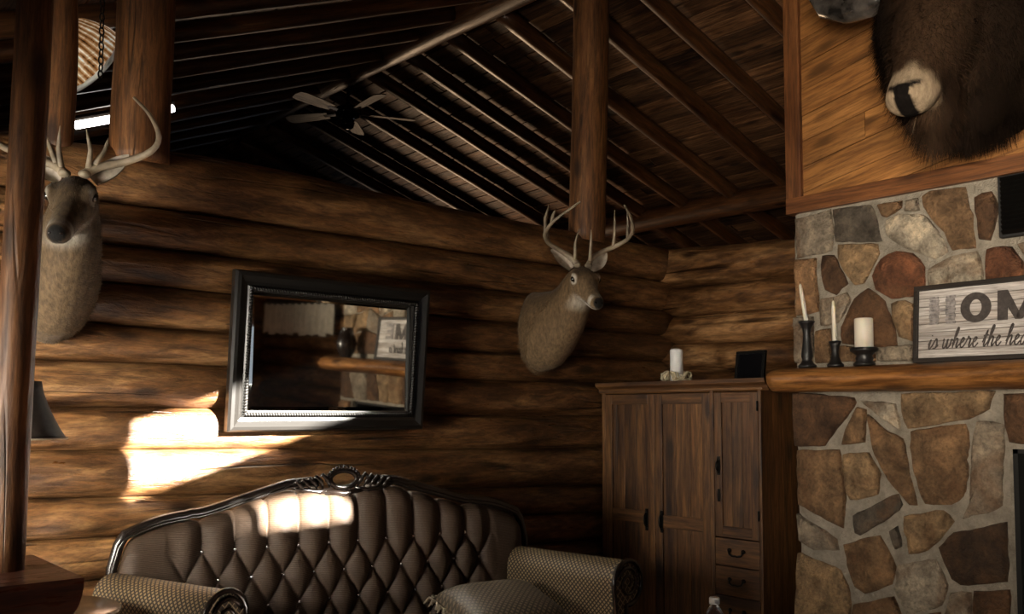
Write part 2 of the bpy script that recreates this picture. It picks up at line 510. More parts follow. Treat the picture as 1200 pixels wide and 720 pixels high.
# ---- roof: planks, rafters, ridge, purlin
RIDGE_X = 4.06
ceil = MB()
def slope_panel(mb, xa, za, xb, zb, y0, y1, th=.03):
    mb.prism([(xa, za), (xb, zb), (xb, zb + th), (xa, za + th)], y0, y1, 'Y')
zr_plane = lambda x: 5.49 - .314 * x                 # underside of the right rafters
zl_plane = lambda x: 4.285 - .405 * (RIDGE_X - x)    # underside of the left rafters
PT = .13                                             # rafter height below the planks
slope_panel(ceil, RIDGE_X, zr_plane(RIDGE_X) + PT + .03, 9.45, zr_plane(9.45) + PT + .03, -2.3, 10.0)
slope_panel(ceil, -1.2, zl_plane(-1.2) + PT + .03, RIDGE_X, zl_plane(RIDGE_X) + PT + .03, -2.3, 10.0)
ceilo = ceil.build('ceiling', M_CHINK); struct(ceilo)
pl_me = {}
def roof_planks(x0, x1, zf, w):
    d = Vector((x1 - x0, 0, zf(x1) - zf(x0))); L = d.length; d.normalize()
    nrm = Vector((0, 1, 0)).cross(d)
    if nrm.z < 0: nrm = -nrm
    cnt = int(L / w)
    for i in range(cnt):
        # two or three lengths per course with staggered butt joints
        cuts = [-2.2, 2.6 + random.uniform(-.6, .6), 6.0 + random.uniform(-.9, .9), 9.9]
        for j in range(3):
            ya, yb = cuts[j] + .004, cuts[j + 1] - .004
            p = Vector((x0, 0, zf(x0))) + d * (i * w + .5 * w) + nrm * (PT + random.uniform(0, .007))
            mb = MB().box((0, -w / 2 + .005, 0), (yb - ya, w / 2 - .005, .024), .003)
            o = mb.build('plank', M_PLANK, ceilo)
            X = Vector((0, 1, 0)); Z = nrm; Yv = Z.cross(X)
            o.matrix_local = Matrix(((X.x, Yv.x, Z.x, p.x), (X.y, Yv.y, Z.y, ya), (X.z, Yv.z, Z.z, p.z), (0, 0, 0, 1)))
roof_planks(RIDGE_X, 9.3, zr_plane, .138)
roof_planks(RIDGE_X, -1.1, zl_plane, .138)
for y in (-1.6, -1.0, -.4, .2, .8, 1.4, 2.0, 2.6, 3.2, 3.79, 4.27, 4.82, 5.37, 5.90, 6.45, 7.10, 7.75, 8.35, 9.0, 9.6):
    y += .045
    r = random.uniform(.058, .066)
    log('rafter', (RIDGE_X, y, zr_plane(RIDGE_X) + r), (9.25, y + .02, zr_plane(9.25) + r), r, r * 1.05, M_RAFTER, ceilo, n=10, seg=26, rough=.09, bow=.012)
for y in (-1.6, -.9, -.2, .5, 1.2, 1.9, 4.19, 4.60, 5.05, 5.50, 6.02, 6.55, 7.08, 7.6, 8.2, 8.8, 9.4):
    y += .045
    r = random.uniform(.052, .060)
    log('rafter', (RIDGE_X - .12, y, zl_plane(RIDGE_X - .12) + r), (-1.05, y, zl_plane(-1.05) + r), r, r * 1.05, M_RAFTER, ceilo, n=10, seg=26, rough=.09, bow=.012)
log('ridge_beam', (3.95, -2.2, 4.08), (3.95, 9.9, 4.40), .125, .105, M_RAFTER, ceilo, n=14, seg=60, rough=.08)
log('purlin', (6.9, -2.2, 3.22), (6.9, 9.9, 3.38), .12, .10, M_RAFTER, ceilo, n=14, seg=60, rough=.08)

# glowing bar and dark backing stand in for sunlight on the left rafters
tl = NT('streak_glow'); tl.b.inputs['Emission Color'].default_value = (1, .95, .86, 1); tl.b.inputs['Emission Strength'].default_value = 9.0
M_STREAK = tl.done(.3)
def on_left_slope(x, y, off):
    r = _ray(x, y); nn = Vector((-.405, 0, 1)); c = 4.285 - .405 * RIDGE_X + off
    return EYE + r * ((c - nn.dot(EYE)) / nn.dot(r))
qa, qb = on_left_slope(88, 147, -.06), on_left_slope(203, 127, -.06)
stl = thing('glow_streak', 'glowing white bar standing in for a streak of sunlight under the rafters behind the dark posts', 'light', qa)
MB().tube([(0, 0, 0), qb - qa], .026, 10).build('tube', M_STREAK, stl)
MB().tube([Vector((0, .01, .045)), qb - qa + Vector((0, .01, .045))], .022, 8).build('streak_backing', M_CHINK, stl)

# ---- posts standing on the back wall
def post(name, label, base, top, r, mat=M_POST):
    o = log(name, base, top, r, r * .97, mat, None, n=20, seg=24, rough=.05, bow=.006)
    tag(o, label, 'post', 'upright log posts'); return o
post('log_post', 'round varnished log post standing on the log wall above the right deer head', (3.92, 3.84, 2.44), (3.985, 3.84, 4.13), .112)
post('log_post', 'thick dark log post on the log wall behind the left deer antlers', (1.285, 3.82, 2.44), (1.285, 3.82, 3.20), .118)
post('log_post', 'slim dark log post on the log wall left of the hanging glass shade', (0.975, 3.84, 2.44), (0.975, 3.84, 3.08), .057)

# ---- stone chimney
XC = 4.10
def stone_mat():
    t = NT('field_stone')
    oi = t.n('ShaderNodeObjectInfo')
    at = t.n('ShaderNodeAttribute', attribute_name='tint', attribute_type='OBJECT')
    v = t.coords((1, 1, 1))
    n1 = t.noise(v, 9, 6, .65, .4); n2 = t.noise(v, 60, 4, .7); n3 = t.noise(v, 4, 3, .5, 1.2)
    c = t.mixc(1.0, at.outputs['Color'], t.ramp(n1, [(.30, (.28, .25, .22)), (.5, (.9, .88, .85)), (.70, (1.75, 1.65, 1.5))]), 'MULTIPLY')
    c = t.mixc(t.ramp(n3, [(.5, (0, 0, 0)), (.68, (.6, .6, .6))]), c, (.20, .10, .045))
    c = t.mixc(.8, c, t.ramp(n2, [(.3, (.5, .5, .5)), (.6, (1.1, 1.1, 1.1))]), 'MULTIPLY')
    t.l(c, t.b.inputs['Base Color'])
    t.bump(t.math('ADD', t.math('MULTIPLY', n2, .5), n1), 1.0, .035)
    return t.done(.72, 0, .4)
M_STONE = stone_mat()
def mortar_mat():
    t = NT('rough_mortar'); v = t.coords(rand=False)
    n1 = t.noise(v, 14, 6, .7); n2 = t.noise(v, 120, 3, .7)
    t.l(t.ramp(n1, [(.3, (.32, .28, .22)), (.7, (.64, .57, .46))]), t.b.inputs['Base Color'])
    t.bump(t.math('ADD', n1, t.math('MULTIPLY', n2, .6)), 1.0, .04)
    return t.done(.9, 0, .2)
M_MORTAR = mortar_mat()
FY0, FY1, FZ0, FZ1 = .62, 1.548, .32, 1.262     # firebox opening
CY0, CY1 = .42, 2.55
def mortar_face():
    # rough surface with the firebox and vent openings left free
    v = []; f = []; idx = {}
    ys = sorted(set([CY0 + (CY1 - CY0) * i / 70 for i in range(71)] + [FY0, FY1]))
    zs = sorted(set([2.425 * i / 80 for i in range(81)] + [FZ0, FZ1]))
    for i, y in enumerate(ys):
        for j, z in enumerate(zs):
            edge = (abs(y - CY1) < 1e-6)
            d = .010 * nz(y * 9, z * 9) + .006 * nz(y * 30, z * 30, 4)
            ye = y + (.012 * nz(z * 7, 3.3) + .008 * nz(z * 22, 9.) if edge else 0)
            idx[i, j] = len(v); v.append((XC - .004 + d + (.02 if edge else 0), ye, z))
    for i in range(len(ys) - 1):
        for j in range(len(zs) - 1):
            yc, zc = (ys[i] + ys[i + 1]) / 2, (zs[j] + zs[j + 1]) / 2
            if FY0 < yc < FY1 and FZ0 < zc < FZ1: continue
            f.append((idx[i, j], idx[i, j + 1], idx[i + 1, j + 1], idx[i + 1, j]))
    b = MB().add(v, f, True)
    # body behind the face
    for lo, hi in (((XC + .03, FY1, 0), (4.56, CY1 - .02, 2.42)), ((XC + .03, CY0 + .02, 0), (4.56, FY0, 2.42)),
                   ((XC + .03, FY0, FZ1), (4.56, FY1, 2.42)), ((XC + .03, FY0, 0), (4.56, FY1, FZ0))):
        b.box(lo, hi)
    return b.build('stone_chimney', M_MORTAR)
chim = mortar_face()
tag(chim, 'tall fieldstone chimney breast with thick pale mortar joints', 'chimney')
MB().box((4.50, FY0 - .02, FZ0 - .02), (4.55, FY1 + .02, FZ1 + .02)).build('firebox_back', M_BLACK, chim)
for y0, y1 in ((FY0, FY0 + .02), (FY1 - .02, FY1)):
    MB().box((XC + .03, y0, FZ0), (4.5, y1, FZ1)).build('firebox_side', M_BLACK, chim)
MB().box((XC + .03, FY0, FZ1 - .02), (4.5, FY1, FZ1)).build('firebox_top', M_BLACK, chim)

_sc = [0]
def stone(poly, tint, h=None):
    """poly in (Y, Z) on the chimney face"""
    _sc[0] += 1; sd = _sc[0] * 3.7
    h = h or random.uniform(.018, .034)
    pts = []
    n = len(poly)
    for i in range(n):
        a, b = Vector(poly[i]), Vector(poly[(i + 1) % n])
        k = max(1, int((b - a).length / .03))
        for j in range(k):
            t = j / k
            p = a.lerp(b, t)
            pts.append(p)
    c = sum(pts, Vector((0, 0))) / len(pts)
    # soften corners, roughen outline
    m = len(pts)
    pts = [(pts[i] * .84 + (pts[i - 1] + pts[(i + 1) % m]) * .08) for i in range(m)]
    pts = [p + (p - c).normalized() * (.008 * nz(p.x * 16, p.y * 16, sd) + .004 * nz(p.x * 45, p.y * 45, sd)) for p in pts]
    v = []; f = []
    rings = ((1.08, -.012), (1.07, h * .5), (1.01, h * .85), (.75, h * 1.0), (.4, h * 1.05))
    for s, d in rings:
        for p in pts:
            q = c + (p - c) * s
            dd = d + ((.010 * nz(q.x * 11, q.y * 11, sd) + .005 * nz(q.x * 30, q.y * 30, sd)) if d > 0 else 0)
            v.append((-dd, q.x - c.x, q.y - c.y))
    v.append((-h * 1.05 - .008 * nz(c.x * 11, c.y * 11, sd), 0, 0))
    for r in range(len(rings) - 1):
        for i in range(m):
            i2 = (i + 1) % m
            f.append((r * m + i, r * m + i2, (r + 1) * m + i2, (r + 1) * m + i))
    b = (len(rings) - 1) * m
    for i in range(m): f.append((b + i, b + (i + 1) % m, len(v) - 1))
    o = MB().add(v, f, True).build('stone', M_STONE, chim, Matrix.Translation((XC, c.x, c.y)))
    o['tint'] = (*tint, 1.0)
    return o
TAN, BRN, DBR, GRY, LGR, DGR, RED, ORG, BLK = (.33, .22, .12), (.24, .145, .075), (.115, .06, .03), (.30, .25, .19), (.46, .40, .31), (.12, .10, .078), (.19, .075, .035), (.35, .20, .10), (.06, .035, .02)
STONES = [
 ([(934,258),(953,255),(974,247),(977,270),(975,293),(936,302)], GRY), ([(978,247),(1022,241),(1034,283),(982,283)], DGR),
 ([(983,287),(1028,287),(1031,298),(1013,331),(1003,335),(984,304)], TAN), ([(965,301),(979,301),(995,332),(981,346),(969,339),(964,321)], DBR),
 ([(934,306),(957,305),(960,364),(935,368)], ORG), ([(932,374),(954,372),(954,425),(933,425)], GRY), ([(958,388),(974,386),(977,424),(958,425)], BRN),
 ([(963,350),(980,350),(994,342),(998,352),(984,378),(964,382)], GRY),
 ([(988,384),(1003,352),(1019,341),(1037,355),(1047,382),(1051,404),(1037,406),(1019,405),(990,402)], DBR),
 ([(1030,409),(1070,404),(1071,423),(1030,424)], GRY), ([(985,406),(1024,409),(1026,424),(983,424)], BRN),
 ([(1025,324),(1034,305),(1052,296),(1070,299),(1083,314),(1083,338),(1070,348),(1046,350),(1029,339)], RED),
 ([(1047,357),(1062,352),(1074,357),(1072,400),(1056,395),(1049,375)], TAN),
 ([(1040,260),(1055,252),(1086,254),(1099,270),(1110,294),(1095,303),(1056,286),(1042,277)], LGR),
 ([(1031,241),(1058,235),(1058,244),(1040,256),(1035,256)], BRN), ([(1063,235),(1078,232),(1080,248),(1062,249)], GRY),
 ([(1082,231),(1092,226),(1132,221),(1140,260),(1143,289),(1117,292),(1108,273),(1095,257),(1084,243)], BRN),
 ([(1143,232),(1163,226),(1170,240),(1167,267),(1162,281),(1149,279),(1148,257)], DBR),
 ([(1158,293),(1187,289),(1198,307),(1204,325),(1157,328)], RED), ([(1092,316),(1117,301),(1144,297),(1150,312),(1153,330),(1090,337)], LGR),
 ([(1193,286),(1215,282),(1215,310),(1204,305)], GRY),
 ([(1079,357),(1120,342),(1128,372),(1124,400),(1079,405)], BRN), ([(1126,340),(1170,336),(1172,372),(1131,375)], TAN), ([(1131,380),(1175,377),(1175,420),(1128,420)], GRY), ([(1176,336),(1225,332),(1225,372),(1178,375)], BRN), ([(1180,380),(1226,378),(1226,420),(1180,420)], DBR),
 ([(932,462),(1000,467),(1003,473),(977,508),(968,521),(934,521)], DBR), ([(1005,479),(1016,481),(1014,517),(989,521),(994,504)], BRN),
 ([(937,530),(984,529),(991,582),(989,617),(939,590)], BRN), ([(991,534),(1019,532),(1032,556),(1030,579),(998,585),(993,569)], TAN),
 ([(1019,488),(1042,508),(1060,514),(1065,552),(1075,590),(1066,588),(1043,561),(1024,526)], BRN), ([(1010,470),(1051,473),(1056,505),(1030,485)], LGR),
 ([(1060,462),(1164,459),(1157,480),(1134,491),(1067,502),(1060,483)], TAN), ([(1069,508),(1131,499),(1136,522),(1131,581),(1115,590),(1086,588),(1073,552)], BRN),
 ([(1146,497),(1177,501),(1174,590),(1158,599),(1130,606),(1138,591),(1140,531)], GRY), ([(1179,464),(1230,460),(1230,518),(1184,518),(1181,490)], DBR),
 ([(1002,604),(1052,579),(1058,593),(1054,599),(1011,626),(1004,624)], DGR), ([(1062,605),(1106,598),(1118,612),(1089,645),(1067,649)], TAN),
 ([(1043,622),(1054,616),(1058,641),(1051,646)], DGR), ([(1104,642),(1121,626),(1179,614),(1181,681),(1129,684),(1118,677)], BLK),
 ([(991,639),(1032,628),(1050,664),(1045,684),(1016,694),(1004,685)], BRN), ([(937,603),(980,631),(984,645),(956,643),(939,633)], GRY),
 ([(937,651),(985,669),(995,698),(994,735),(934,735)], TAN), ([(1056,664),(1097,657),(1111,686),(1103,709),(1065,720),(1051,690)], LGR),
 ([(1004,709),(1047,700),(1061,735),(1000,735)], BRN), ([(1116,696),(1139,695),(1139,735),(1107,735)], GRY), ([(1144,694),(1184,692),(1184,735),(1144,735)], DBR),
 ([(1066,726),(1102,718),(1103,750),(1066,750)], BRN)]
for poly, tint in STONES:
    stone([(lambda p: (p.y, p.z))(on_x(x, y, XC)) for x, y in poly], tint)
def fill_stones(y0, y1, z0, z1, ny, nz_):
    P = {}
    for i in range(ny + 1):
        for j in range(nz_ + 1):
            jy = random.uniform(-.3, .3) * (y1 - y0) / ny if 0 < i < ny else 0
            jz = random.uniform(-.3, .3) * (z1 - z0) / nz_ if 0 < j < nz_ else 0
            P[i, j] = Vector((lerp(y0, y1, i / ny) + jy, lerp(z0, z1, j / nz_) + jz))
    for i in range(ny):
        for j in range(nz_):
            q = [P[i, j], P[i + 1, j], P[i + 1, j + 1], P[i, j + 1]]
            c = sum(q, Vector((0, 0))) / 4
            q = [p + (c - p).normalized() * .014 for p in q]
            stone([(p.x, p.y) for p in q], random.choice([TAN, BRN, GRY, LGR, BRN, ORG, DBR]))
fill_stones(CY0 + .01, 1.37, 1.66, 2.42, 5, 4)
fill_stones(CY0 + .01, 1.40, 1.28, 1.51, 5, 1)
fill_stones(CY0 + .01, FY0 - .01, .02, 1.26, 1, 6)
fill_stones(FY1 + .01, CY1 - .02, .02, .36, 4, 2)
fill_stones(FY0, FY1, .02, .30, 4, 1)

# black louvred vent in the stones
vt = thing('air_vent', 'black louvred metal vent set into the chimney stones below the boards', 'vent', (XC - .02, 1.30, 2.15))
MB().box((-.02, -.25, 0), (.02, .25, .262), .004).build('back_plate', M_BLACK, vt)
for k in range(12):
    MB().box((-.012, -.235, -.004), (.012, .235, .004), 0, Matrix.Translation((-.026, 0, .02 + k * .0203)) @ Matrix.Rotation(R(35), 4, 'Y')).build('slat', M_IRON, vt)

# ---- boarded chase above the stones
CZ0, CZ1 = 2.42, 3.62
ch = MB().box((XC + .03, CY0, CZ0 + .01), (4.56, CY1 + .0, CZ1)).build('wall_chimney_chase', M_CHINK); struct(ch, 'board clad chimney chase above the stone chimney')
def clip(poly, a, b, c):      # keep a*y + b*z <= c
    out = []
    for i in range(len(poly)):
        p, q = poly[i], poly[(i + 1) % len(poly)]
        dp, dq = a * p[0] + b * p[1] - c, a * q[0] + b * q[1] - c
        if dp <= 0: out.append(p)
        if dp * dq < 0:
            t = dp / (dp - dq); out.append((lerp(p[0], q[0], t), lerp(p[1], q[1], t)))
    return out
ang = R(12.0)
dv = (-math.cos(ang), math.sin(ang)); pv = (math.sin(ang), math.cos(ang))     # along the board, across it (Y,Z)
k = 0
rect = [(CY0, CZ0 + .07), (CY1 - .05, CZ0 + .07), (CY1 - .05, CZ1), (CY0, CZ1)]
vals = [pv[0] * y + pv[1] * z for y, z in rect]
w0, bw = min(vals) - .05, .128
while w0 < max(vals):
    cuts = [-9, random.uniform(.9, 2.3), 9] if k % 2 else [-9, 9]
    for c0, c1 in zip(cuts[:-1], cuts[1:]):
        p = clip(rect, pv[0], pv[1], w0 + bw - .002); p = clip(p, -pv[0], -pv[1], -(w0 + .002)) if p else p
        al = dv
        if p: p = clip(p, 1, 0, c1 - .001)
        if p: p = clip(p, -1, 0, -(c0 + .001))
        if p and len(p) > 2:
            cx, cz = sum(q[0] for q in p) / len(p), sum(q[1] for q in p) / len(p)
            ca, sa = math.cos(ang), math.sin(ang)
            # local frame: x along the board (-Y, up), y = outwards (-X)
            M = Matrix(((0, -1, 0, XC + .03), (-ca, 0, sa, cx), (sa, 0, ca, cz), (0, 0, 0, 1)))
            loc = [(-ca * (q[0] - cx) + sa * (q[1] - cz), sa * (q[0] - cx) + ca * (q[1] - cz)) for q in p]
            MB().prism(loc, 0.0, .026 + random.uniform(0, .003), 'Y').build('board', M_DIAG, ch, M)
    w0 += bw; k += 1
t1 = MB().box((0, -.042, 0), (CZ1 - CZ0 - .078, .042, .06), .004).build('trim_1', M_TRIM)
struct(t1)
t1.matrix_local = axis_matrix((XC + .035, CY1 - .018, CZ0 + .078), (XC + .035, CY1 - .018, CZ1), (-1, 0, 0))
t2 = MB().box((0, -.04, 0), (CY1 + .02 - CY0, .04, .07), .004).build('trim_2', M_TRIM); struct(t2)
t2.matrix_local = axis_matrix((XC + .035, CY0, CZ0 + .038), (XC + .035, CY1 + .02, CZ0 + .038), (-1, 0, 0))

# ---- mantel log
mt = log('mantel_shelf', (3.98, 2.56, 1.575), (3.98, .44, 1.575), .062, .062, M_MANTEL, None, n=24, seg=60, rough=.10, bow=.008)
for v in mt.data.vertices:          # half-round shelf: flat on top, deep from front to back
    z = v.co.z
    v.co.y *= 2.05
    v.co.z = min(z, .054 + .002 * nz(v.co.x * 4, v.co.y * 8))
tag(mt, 'thick split-log mantel shelf across the stone chimney', 'mantel')

# ================================================================== THINGS
# ---- framed mirror
M_FRAME = plain('black_mirror_frame', (.010, .009, .008), .30, spec=.5)
gm = NT('mirror_glass'); gm.b.inputs['Base Color'].default_value = (.80, .80, .76, 1)
gm.b.inputs['Roughness'].default_value = .03
M_GLASS = gm.m; gm.b.inputs['Metallic'].default_value = 1.0
mir = thing('wall_mirror', 'wide mirror in a black rope-moulded frame leaning out from the log wall', 'mirror', (2.128, 3.742, 1.335))
mir.rotation_euler = (R(5.0), 0, 0)
MW, MH, FW = 1.004, .688, .088
prof = [(0, 0), (0, -.030), (.008, -.044), (.022, -.047), (.032, -.040), (.046, -.030), (.060, -.026), (.068, -.034), (FW, -.026), (FW, 0)]   # (inwards, out of the wall)
def rail(a, b, inw):       # a->b outer corners (x,z), inw = inward unit
    A, B, I = Vector(a), Vector(b), Vector(inw)
    dirv = (B - A).normalized(); v = []; f = []
    for P, s in ((A, 1), (B, -1)):
        for (w, d) in prof:
            q = P + I * w + dirv * (w * s)
            v.append((q.x, d, q.y))
    n = len(prof)
    f = [(i, (i + 1) % n, n + (i + 1) % n, n + i) for i in range(n)] + [tuple(range(n)), tuple(reversed(range(n, 2 * n)))]
    o = MB().add(v, f).build('frame_rail', M_FRAME, mir)
    rp = MB(); L = (B - A).length - 2 * .072; k = int(L / .0125)
    for i in range(k):
        c = A + I * .074 + dirv * (.072 + (i + .5) * L / k)
        s1 = c + dirv * .006 + I * -.008; s2 = c - dirv * .006 + I * .008
        rp.tube([(s1.x, -.033, s1.y), (c.x, -.039, c.y), (s2.x, -.033, s2.y)], [.0045, .0065, .0045], 5)
    rp.build('rope_moulding', M_FRAME, o)
h = MW / 2
rail((-h, 0), (h, 0), (0, 1)); rail((h, 0), (h, MH), (-1, 0)); rail((h, MH), (-h, MH), (0, -1)); rail((-h, MH), (-h, 0), (1, 0))
bx, bz0, bz1, bv = h - FW + .002, FW - .002, MH - FW + .002, .022
gv = [(-bx, 0, bz0), (bx, 0, bz0), (bx, 0, bz1), (-bx, 0, bz1), (-bx + bv, -.0028, bz0 + bv), (bx - bv, -.0028, bz0 + bv), (bx - bv, -.0028, bz1 - bv), (-bx + bv, -.0028, bz1 - bv)]
gv += [(x, .004, z) for x, y, z in gv[:4]]
gf = [(4, 5, 6, 7), (0, 1, 5, 4), (1, 2, 6, 5), (2, 3, 7, 6), (3, 0, 4, 7), (11, 10, 9, 8), (0, 8, 9, 1), (1, 9, 10, 2), (2, 10, 11, 3), (3, 11, 8, 0)]
gl = MB().add(gv, gf).build('mirror_glass', M_GLASS, mir)
gl.location = (0, -.022, 0); gl.rotation_euler = (R(-2.6), 0, 0)

# ---- tufted settee
def fabric(name, col, sheen=.0):
    t = NT(name)
    v = t.coords((1, 1, 1), rand=False)
    rib = t.n('ShaderNodeTexWave', wave_type='BANDS', bands_direction='Z'); t.l(v, rib.inputs[0])
    rib.inputs['Scale'].default_value = 55; rib.inputs['Distortion'].default_value = 2.5; rib.inputs['Detail'].default_value = 2
    n1 = t.noise(v, 90, 3); n2 = t.noise(v, 5, 3)
    c = t.ramp(t.math('ADD', t.math('MULTIPLY', rib.outputs['Fac'], .5), t.math('MULTIPLY', n1, .5)), [(.2, tuple(x * .6 for x in col)), (.8, tuple(x * 1.35 for x in col))])
    c = t.mixc(.5, c, t.ramp(n2, [(.3, (.75, .72, .7)), (.7, (1.15, 1.12, 1.1))]), 'MULTIPLY')
    t.l(c, t.b.inputs['Base Color'])
    t.bump(t.math('ADD', rib.outputs['Fac'], n1), .25, .003)
    t.b.inputs['Sheen Weight'].default_value = sheen
    return t.done(.62, 0, .35)
M_TUFT = fabric('brown_ribbed_upholstery', (.058, .036, .022), .0)
def lattice(name, ground, thread, su, sv, wid=.3, rough=.6):
    t = NT(name)
    uv = t.n('ShaderNodeUVMap'); sp = t.n('ShaderNodeSeparateXYZ'); t.l(uv.outputs[0], sp.inputs[0])
    u = t.math('MULTIPLY', sp.outputs[0], su); v = t.math('MULTIPLY', sp.outputs[1], sv)
    a = t.math('PINGPONG', t.math('ADD', u, v), .5); b = t.math('PINGPONG', t.math('SUBTRACT', u, v), .5)
    m = t.math('MINIMUM', a, b)
    fac = t.ramp(m, [(wid * .5, (1, 1, 1)), (wid * .5 + .06, (0, 0, 0))])
    n1 = t.noise(t.coords(rand=False), 140, 2)
    c = t.mixc(fac, ground, thread)
    c = t.mixc(.7, c, t.ramp(n1, [(.3, (.6, .6, .6)), (.7, (1.2, 1.2, 1.2))]), 'MULTIPLY')
    t.l(c, t.b.inputs['Base Color']); t.bump(t.math('SUBTRACT', n1, fac), .3, .004)
    return t.done(rough, 0, .3)
M_ARM = lattice('diamond_weave_upholstery', (.24, .17, .09), (.030, .020, .012), 46, 46, .34)
M_PANEL = lattice('diamond_lattice_panel', (.040, .030, .020), (.30, .23, .14), 30, 30, .10)
M_PILLOW = lattice('woven_pillow_cloth', (.15, .11, .07), (.05, .037, .025), 38, 38, .34)
M_GEM = plain('clear_crystal', (.85, .85, .85), .08, metal=.75)
SW = 1.79
sofa = thing('tufted_settee', 'brown button-tufted settee with carved black camelback frame under the mirror', 'sofa', (2.050, 3.460, 0), R(-10.3))
tx = [0, .03, .10, .23, .30, .48, .56, .66, .76, .84, .895]
tz = [.80, .905, .955, .985, .985, 1.035, 1.058, 1.085, 1.090, 1.078, 1.060]
def ztop(u):
    u = min(u, SW - u)
    return sinterp(tx, tz, max(0, u))
def tuft(u, z):
    a = (u - .301) / .13; b = (.867 - z) / .115
    if b >= 0:
        return (abs(math.sin(PI * (a - .5 * b))) ** .48) * (abs(math.sin(PI * (a + .5 * b))) ** .48)
    return abs(math.sin(PI * a)) ** (.96 - .5 * min(1, -b * 1.2))
NU, NV = 300, 120
v = []; f = []; Z0 = .42
for i in range(NU + 1):
    u = SW * i / NU
    zt_ = ztop(u)
    for j in range(NV + 1):
        # rows of vertices crowd towards the rolled top
        z = lerp(Z0, zt_, 1 - (1 - j / NV) ** 1.15)
        e = min(zt_ - z, (u if z > .5 else u), SW - u)
        rr = .075
        q = 1 if e > rr else math.sqrt(max(0, 1 - (1 - e / rr) ** 2))
        t_ = tuft(u, z)
        fade = min(1, max(0, (u - .16) / .09)) * min(1, max(0, (SW - .16 - u) / .09))
        t_ = lerp(.78, t_, fade)
        y = .045 - (.87 - z) * .10 - q * (.045 + .040 * t_)
        # scalloped edge at the top where the pleats run out
        zz = z + (.014 * (t_ - .6) * fade if z > .9 else 0)
        v.append((u - SW / 2, y, zz))
for i in range(NU):
    for j in range(NV):
        a = i * (NV + 1) + j
        f.append((a, a + NV + 1, a + NV + 2, a + 1))
b0 = len(v)
back = mk('tufted_back', v, f, M_TUFT, sofa)
gem = MB().ball((0, 0, 0), .0075, 10, 7, (1, .7, 1)).mesh('button')
gem.materials.append(M_GEM)
for row in range(4):
    for k in range(-1, 12):
        u = .301 + .13 * k - (.065 if row % 2 else 0)
        z = .867 - .115 * row
        if u < .19 or u > SW - .17: continue
        q = 1
        y = .045 - (.87 - z) * .10 - .045 - .008
        link('button', gem, None, back, Matrix.Translation((u - SW / 2, y, z)))
# back board and black show-wood frame
bb = MB()
poly = [(-SW / 2 + .01, .25)] + [(SW * i / 60 - SW / 2, ztop(SW * i / 60) - .015) for i in range(61)] + [(SW / 2 - .01, .25)]
bb.prism(poly, .035, .075, 'Y').build('back_board', M_BLACK, sofa)
fr = MB()
pts = []; rad = []
for i in range(81):
    u = SW * i / 80
    ex = .030 if .25 < min(u, SW - u) else .022
    if abs(u - SW / 2) < .10: continue
    pts.append((u - SW / 2 + (-.020 if u < .06 else (.020 if u > SW - .06 else 0)), .035, ztop(u) + ex))
left = [p for p in pts if p[0] < 0]; right = [p for p in pts if p[0] > 0]
left = [(-SW / 2 - .02, .035, .62), (-SW / 2 - .024, .035, .72)] + left
right = right + [(SW / 2 + .024, .035, .72), (SW / 2 + .02, .035, .62)]
for pp in (left, right):
    c_ = MB().tube(pp, [.021] * len(pp), 8)
    c_.tube([(p[0], p[1] - .016, p[2] - .012) for p in pp], [.008] * len(pp), 6)
    c_.build('frame_rail', M_DARKWOOD, sofa)
# carved crest: open ring with beads, leaf scrolls either side
cr = MB()
RZ = 1.128
ring = [(.048 * math.cos(a) * 1.25, .02, RZ + .036 * math.sin(a)) for a in [2 * PI * k / 28 for k in range(29)]]
cr.tube(ring, .011, 8, False)
for k in range(15):
    a = PI * k / 14
    cr.ball((.075 * math.cos(a), .02, RZ - .004 + .056 * math.sin(a)), .0085, 8, 5)
for s in (-1, 1):
    for k in range(5):
        x = s * (.075 + .028 * k); z = RZ + .012 - .006 * k
        cr.tube([(x - s * .012, .02, z - .045 + .004 * k), (x, .008, z - .012), (x + s * .022, .010, z + .010), (x + s * .04, .02, z - .002)], [.004, .010, .009, .003], 6)
    cr.tube([(s * .05, .02, RZ - .035), (s * .11, .015, RZ - .052), (s * .18, .02, RZ - .040), (s * .24, .03, RZ - .022)], [.006, .013, .012, .008], 7)
cr.tube([(-.10, .02, RZ - .045), (0, .012, RZ - .062), (.10, .02, RZ - .045)], [.01, .014, .01], 7)
cr.build('carved_crest', M_DARKWOOD, sofa)
